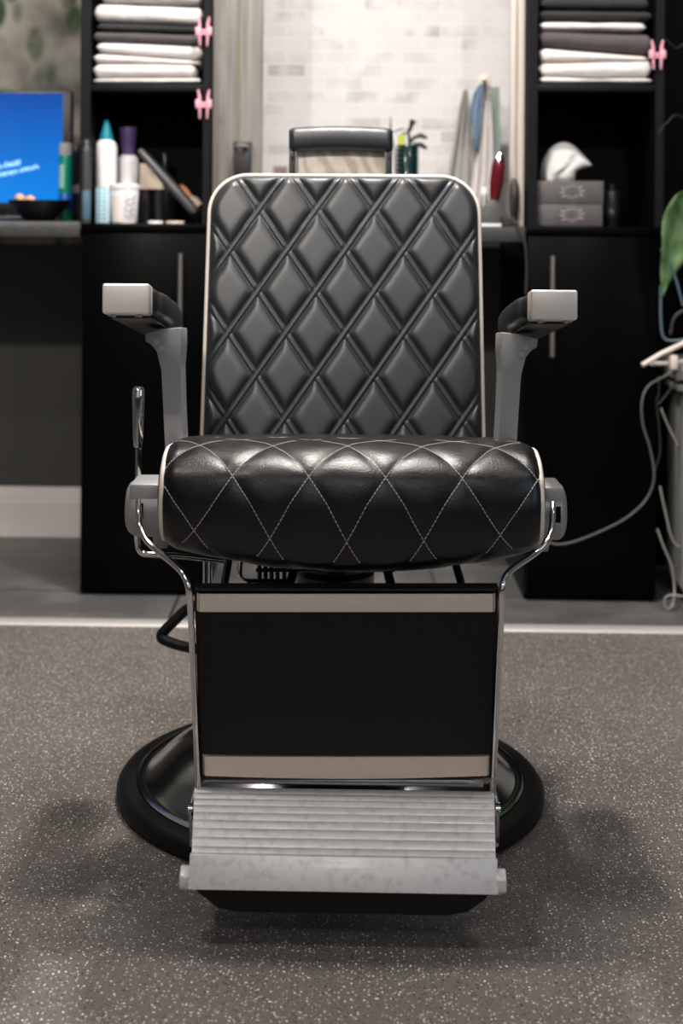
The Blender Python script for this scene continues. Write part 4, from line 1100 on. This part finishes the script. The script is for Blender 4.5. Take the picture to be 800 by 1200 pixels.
# padded panel: loft over (u,v)
def panel(px0t, px1t, px0b, px1b, pyt, pyb, out, edge, m, name, bulge=.01, nu=60, nv=40, parent=LR, bow=0., thick=.012):
    bm = bmesh.new(); G = []
    for j in range(nv+1):
        v = j/nv; row = []
        for i in range(nu+1):
            u = i/nu; px = (px0t*(1-v)+px0b*v)*(1-u)+(px1t*(1-v)+px1b*v)*u; py = pyt+(pyb-pyt)*v + bow*math.sin(PI*u)*(v)
            e = min(u*.39, (1-u)*.39, v*(pyb-pyt)*.00107, (1-v)*(pyb-pyt)*.00107); k = math.sqrt(max(0, 1-(1-min(e/edge, 1))**2)) if edge else 1
            row.append(bm.verts.new(legpt(px, py, out*k+bulge*math.sin(PI*u)**.5*math.sin(PI*v)**.5 if bulge else out*k)))
        G.append(row)
    for j in range(nv):
        for i in range(nu): bm.faces.new((G[j][i], G[j][i+1], G[j+1][i+1], G[j+1][i]))
    ring = G[0][:]+[G[j][nu] for j in range(1, nv)]+G[nv][::-1]+[G[j][0] for j in range(nv-1, 0, -1)]
    bk = [bm.verts.new(v.co+Vector((0, thick, 0))) for v in ring]
    for i in range(len(ring)): bm.faces.new((ring[i], ring[(i+1) % len(ring)], bk[(i+1) % len(ring)], bk[i]))
    bm.faces.new(bk)
    return sub(name, bm, m, parent)
pn = panel(227.5, 584, 234.5, 577, 688, 914, .006, .006, 'leather_leg', 'leg_pad', bulge=.005, thick=.02)
panel(228.5, 582.5, 229.0, 582, 690.5, 717, .011, .0008, 'strip_chrome', 'trim_strip', bulge=.0012, thick=.004, nv=10)
panel(235, 576, 236, 575, 880, 908, .011, .0008, 'strip_brushed', 'trim_strip', bulge=.0012, thick=.004, nv=10, bow=4.)
panel(228, 583, 228.2, 582.8, 686.5, 690.3, .012, .001, 'black_metal', 'trim_edge', bulge=.0, thick=.014, nv=4)
for sg, path in ((-1, [(162, 586, 1.972), (162.5, 600, 1.958), (164, 616, 1.945), (170, 631, 1.93), (184, 645, 1.915), (206, 663, 1.89), (216, 675, 1.877), (221, 690, 1.868), (223.5, 720, 1.876), (227, 800, 1.905), (232, 915, 1.945), (231, 930, 1.95)]),
                 (1, [(648, 590, 1.972), (647.5, 603, 1.958), (646, 620, 1.945), (641, 634, 1.93), (627, 648, 1.915), (602, 665, 1.89), (592, 676, 1.877), (588, 692, 1.868), (587, 722, 1.876), (583, 802, 1.905), (577.5, 917, 1.945), (578, 930, 1.95)])):
    bm = T_(smoothpath([W(a, b, c_) for a, b, c_ in path], 8), .0042, n=12)
    sub('frame_bar', bm, 'chrome', LR)
sub('cross_bar', B_(-.185, .19, 1.955, 1.965, WZ(921, 1.955, 400), WZ(905, 1.955, 400), .002), 'dark_chrome', LR)

# --- footrest
FR = empty('footrest', (0, 0, 0), '', ''); del FR['label']; del FR['category']; FR.parent = CH; FR.location = Vector((0, 1.88, .05))-CH.location
YB2, YF2 = 1.955, 1.822
zB, zF = WZ(926, YB2, 400), WZ(1006, YF2, 400)
prof_ = []; nr = 9; n = 260
for i in range(n+1):
    t = i/n; y = YB2+(YF2-YB2)*t
    z = zB+(zF-zB)*t+.006*math.sin(PI*t)
    ph = (t*nr) % 1; rp = .0050*math.sin(PI*ph)**.6 if .01 < t < .985 else 0
    prof_.append((y, z+rp-.001, t))
xBl, xBr = WX(228, YB2, 930), WX(578.5, YB2, 930); xFl, xFr = WX(224.5, YF2, 1006), WX(580.5, YF2, 1006)
bm = bmesh.new(); A = []; nxx = 24
for y, z, t in prof_:
    xl, xr = xBl+(xFl-xBl)*t, xBr+(xFr-xBr)*t
    A.append([bm.verts.new((xl+(xr-xl)*k/nxx, y, z+.0006*math.sin(k*.9+t*20)*0)) for k in range(nxx+1)])
for i in range(n):
    for k in range(nxx): bm.faces.new((A[i][k], A[i][k+1], A[i+1][k+1], A[i+1][k]))
ring = A[0][:]+[A[i][nxx] for i in range(1, n)]+A[n][::-1]+[A[i][0] for i in range(n-1, 0, -1)]
bk = [bm.verts.new(v.co+Vector((0, .0, -.008))) for v in ring]
for i in range(len(ring)): bm.faces.new((ring[i], ring[(i+1) % len(ring)], bk[(i+1) % len(ring)], bk[i]))
bm.faces.new(bk)
sub('foot_plate', bm, 'worn_aluminium', FR, ang=25)
zt_, zb2 = WZ(1005, YF2, 400), WZ(1043, YF2-.014, 400)
bm = P_([(YF2+.004, zt_+.002), (YF2-.004, zt_+.003), (YF2-.022, zb2+.001), (YF2-.018, zb2-.001), (YF2+.004, zb2)], WX(222.5, YF2, 1020), WX(582, YF2, 1020), 'YZ', bev=.0012)
sub('front_bar', bm, 'worn_aluminium', FR)
for a, b, pc in ((211.5, 223.5, 1027), (579.5, 592, 1031)):
    xa, xb = WX(a, YF2, 1025), WX(b, YF2, 1025); zc = WZ(pc, YF2, a); bm = bmesh.new()
    prof_h = [(.0168*math.cos(PI/6+PI/3*k), .0158*math.sin(PI/6+PI/3*k)) for k in range(6)]
    prism(bm, [(YF2-.003+p, zc+q) for p, q in prof_h], xa, xb, 'YZ', bev=.0025)
    sub('end_stud', bm, 'worn_aluminium', FR)
# dark under-body with rounded ends
bm = bmesh.new()
xl, xr = WX(225, YF2, 1040), WX(578, YF2, 1040); zlow = WZ(1066, YF2, 400)
o_ = [(xl, zb2+.008), (xr, zb2+.008), (xr, zb2-.001), (xr-.012, zb2-.011), (xr-.032, zlow+.003), (xr-.055, zlow), (xl+.055, zlow), (xl+.032, zlow+.003), (xl+.012, zb2-.011), (xl, zb2-.001)]
prism(bm, o_, YF2-.010, YF2+.10, 'XZ', bev=.003)
sub('under_pad', bm, 'leather_leg', FR)
for px in (223.5, 583):
    bm = bmesh.new(); q = W(px, 948, 1.945); tube(bm, [q+Vector((-.003, 0, 0)), q+Vector((.003, 0, 0))], .0085, n=16); tube(bm, [W(px+ (6 if px < 400 else -5), 925, 1.955), W(px, 948, 1.945), W(px+(2 if px < 400 else -2), 990, 1.87)], .0035, n=8)
    sub('hinge', bm, 'chrome', FR)
# brace from the leg rest up to the frame (hidden mostly)
bm = bmesh.new(); tube(bm, [(-.12, 1.97, .20), (-.06, 2.20, .40)], .007, n=10); tube(bm, [(.12, 1.97, .20), (.06, 2.20, .40)], .007, n=10)
sub('leg_brace', bm, 'black_metal', CH)

# --- recline lever at the left
bm = T_(smoothpath([W(162, 520, 2.04), W(162, 560, 2.04), W(161, 610, 2.05), W(161, 635, 2.06), W(165, 647, 2.06), W(178, 650, 2.06), W(215, 652, 2.07), W(262, 657, 2.08)], 8), .0042, n=12)
lev = sub('recline_lever', bm, 'chrome', CH)
bm = bmesh.new(); g0, g1 = W(161.5, 524, 2.04), W(162, 453, 2.04); d = g1-g0
tube(bm, [g0, g0+d*.08, g0+d*.35, g0+d*.8, g0+d*.95, g1], [.0055, .0065, .0075, .0088, .0085, .0055], n=20)
sub('grip', bm, 'chrome', lev)
# --- pump pedal
bm = T_(smoothpath([W(330, 700, 2.33), W(250, 705, 2.4), W(221, 713, 2.42), W(205, 727, 2.42), W(191, 741, 2.42), W(189, 747, 2.42), W(195, 751, 2.41), W(222, 759, 2.40), W(300, 770, 2.34)], 5), .0085, n=14)
sub('pump_pedal', bm, 'rubber', CH)

# hair clippings caught at the right end of the cross bar
bm = bmesh.new(); random.seed(3)
q0 = W(568, 914, 1.943)
for k in range(70):
    a = q0+Vector((random.gauss(0, .008), random.uniform(-.004, .004), random.gauss(0, .003))); b = a+Vector((random.gauss(0, .008), random.gauss(0, .004), random.gauss(0, .005)))
    m_ = (a+b)/2+Vector((0, 0, random.uniform(0, .004))); tube(bm, [a, m_, b], .0003, n=4, cap=False)
o = link('hair_clippings', bm, M['hair']); tag(o, 'tuft of pale hair clippings caught at the right corner above the footrest', 'hair'); o['kind'] = 'stuff'

# ------------------------------------------------------------------ lights
def area(name, loc, sx, sy, power, col, rot=(0, 0, 0)):
    d = bpy.data.lights.new(name, 'AREA'); d.shape = 'RECTANGLE'; d.size = sx; d.size_y = sy; d.energy = power; d.color = col
    o = bpy.data.objects.new(name, d); COL.objects.link(o); o.location = loc; o.rotation_euler = rot; return o
WARM = (1., .935, .87)
EM = mat('lamp_face', (.9, .9, .9), .5, emis=((1., .93, .85), 3.))
k = 0
def fixture(x, y, sx, sy, power, label, col=WARM, rot=(0, 0, 0)):
    o = empty('ceiling_light', (x, y, ZC), label, 'ceiling light', 'ceiling lights')
    link('housing', B_(x-sx/2-.02, x+sx/2+.02, y-sy/2-.02, y+sy/2+.02, ZC-.03, ZC-.001, .004), M['white_plastic'], o)
    link('diffuser', B_(x-sx/2, x+sx/2, y-sy/2, y+sy/2, ZC-.034, ZC-.0301), EM, o)
    area('lamp', (x, y, ZC-.04), sx, sy, power, col, rot)
fixture(0., 2.72, .10, .10, 40, 'square ceiling light above the back of the barber chair')
fixture(-1.0, 3.1, .12, .12, 6, 'square ceiling light over the left counter')
fixture(1.0, 3.1, .12, .12, 4, 'square ceiling light over the right cabinet')
fixture(0., 2.15, .60, .12, 33, 'ceiling light panel right above the barber chair')
fixture(-1.0, 1.35, .12, .12, 12, 'added square fill light at the ceiling, to the left in front of the chair')  # added to brighten the floor at the lower left
fixture(1.3, 1.6, .14, .14, 4, 'added square fill light at the ceiling, to the right in front of the chair')  # added to brighten the floor in front, right side
fixture(0., -.8, 1.8, .5, 11, 'long light panel added at the ceiling behind the camera', col=(1, .95, .90))  # added for sheen on the backrest and soft front fill
def spot(x, y, target, power, label, angle=46, blend=.5, size=.05, col=WARM):  # invented spots that brighten shelves and wall, cones kept off the near floor
    loc = Vector((x, y, 2.42)); d = (Vector(target)-loc).normalized()
    o = empty('fill_spotlight', (x, y, ZC), label, 'spotlight', 'added fill spotlights')
    link('mount', L_([(.035, -.001), (.035, -.02), (.008, -.021), (.008, -.13)], x, y, ZC, n=20), M['dark_plastic'], o)
    bm = bmesh.new(); tube(bm, [loc-d*.10, loc-d*.02], .038, n=24); link('lamp_head', bm, M['dark_plastic'], o)
    l = bpy.data.lights.new('spot_fill', 'SPOT'); l.energy = power; l.color = col; l.spot_size = math.radians(angle); l.spot_blend = blend; l.shadow_soft_size = size
    q = bpy.data.objects.new('spot_fill', l); COL.objects.link(q); q.location = loc; q.rotation_euler = d.to_track_quat('-Z', 'Y').to_euler()
spot(-.9, .3, (-.8, 4.0, .75), 160, 'added black fill spotlight aimed at the left shelf unit', angle=58, blend=.7)
spot(0., .3, (0., 4.0, 1.1), 20, 'added black fill spotlight aimed at the brick wallpaper')
spot(.9, .3, (.75, 4.0, 1.1), 60, 'added black fill spotlight aimed at the right shelf unit', angle=58, blend=.7)
area('cool_side_fill', (XR-.03, .5, 1.5), 1.2, 1.2, 9, (.55, .72, 1.), (0, PI/2, 0))  # added cool lamp at the solid right wall, tints right-hand edges blue

w = bpy.data.worlds.new('world'); S.world = w; w.use_nodes = True
bg = w.node_tree.nodes['Background']; bg.inputs['Color'].default_value = (.55, .70, 1., 1); bg.inputs['Strength'].default_value = .8

S.view_settings.view_transform = 'Standard'; S.view_settings.look = 'None'; S.view_settings.gamma = 1
S.view_settings.use_curve_mapping = False; S.view_settings.exposure = 0.
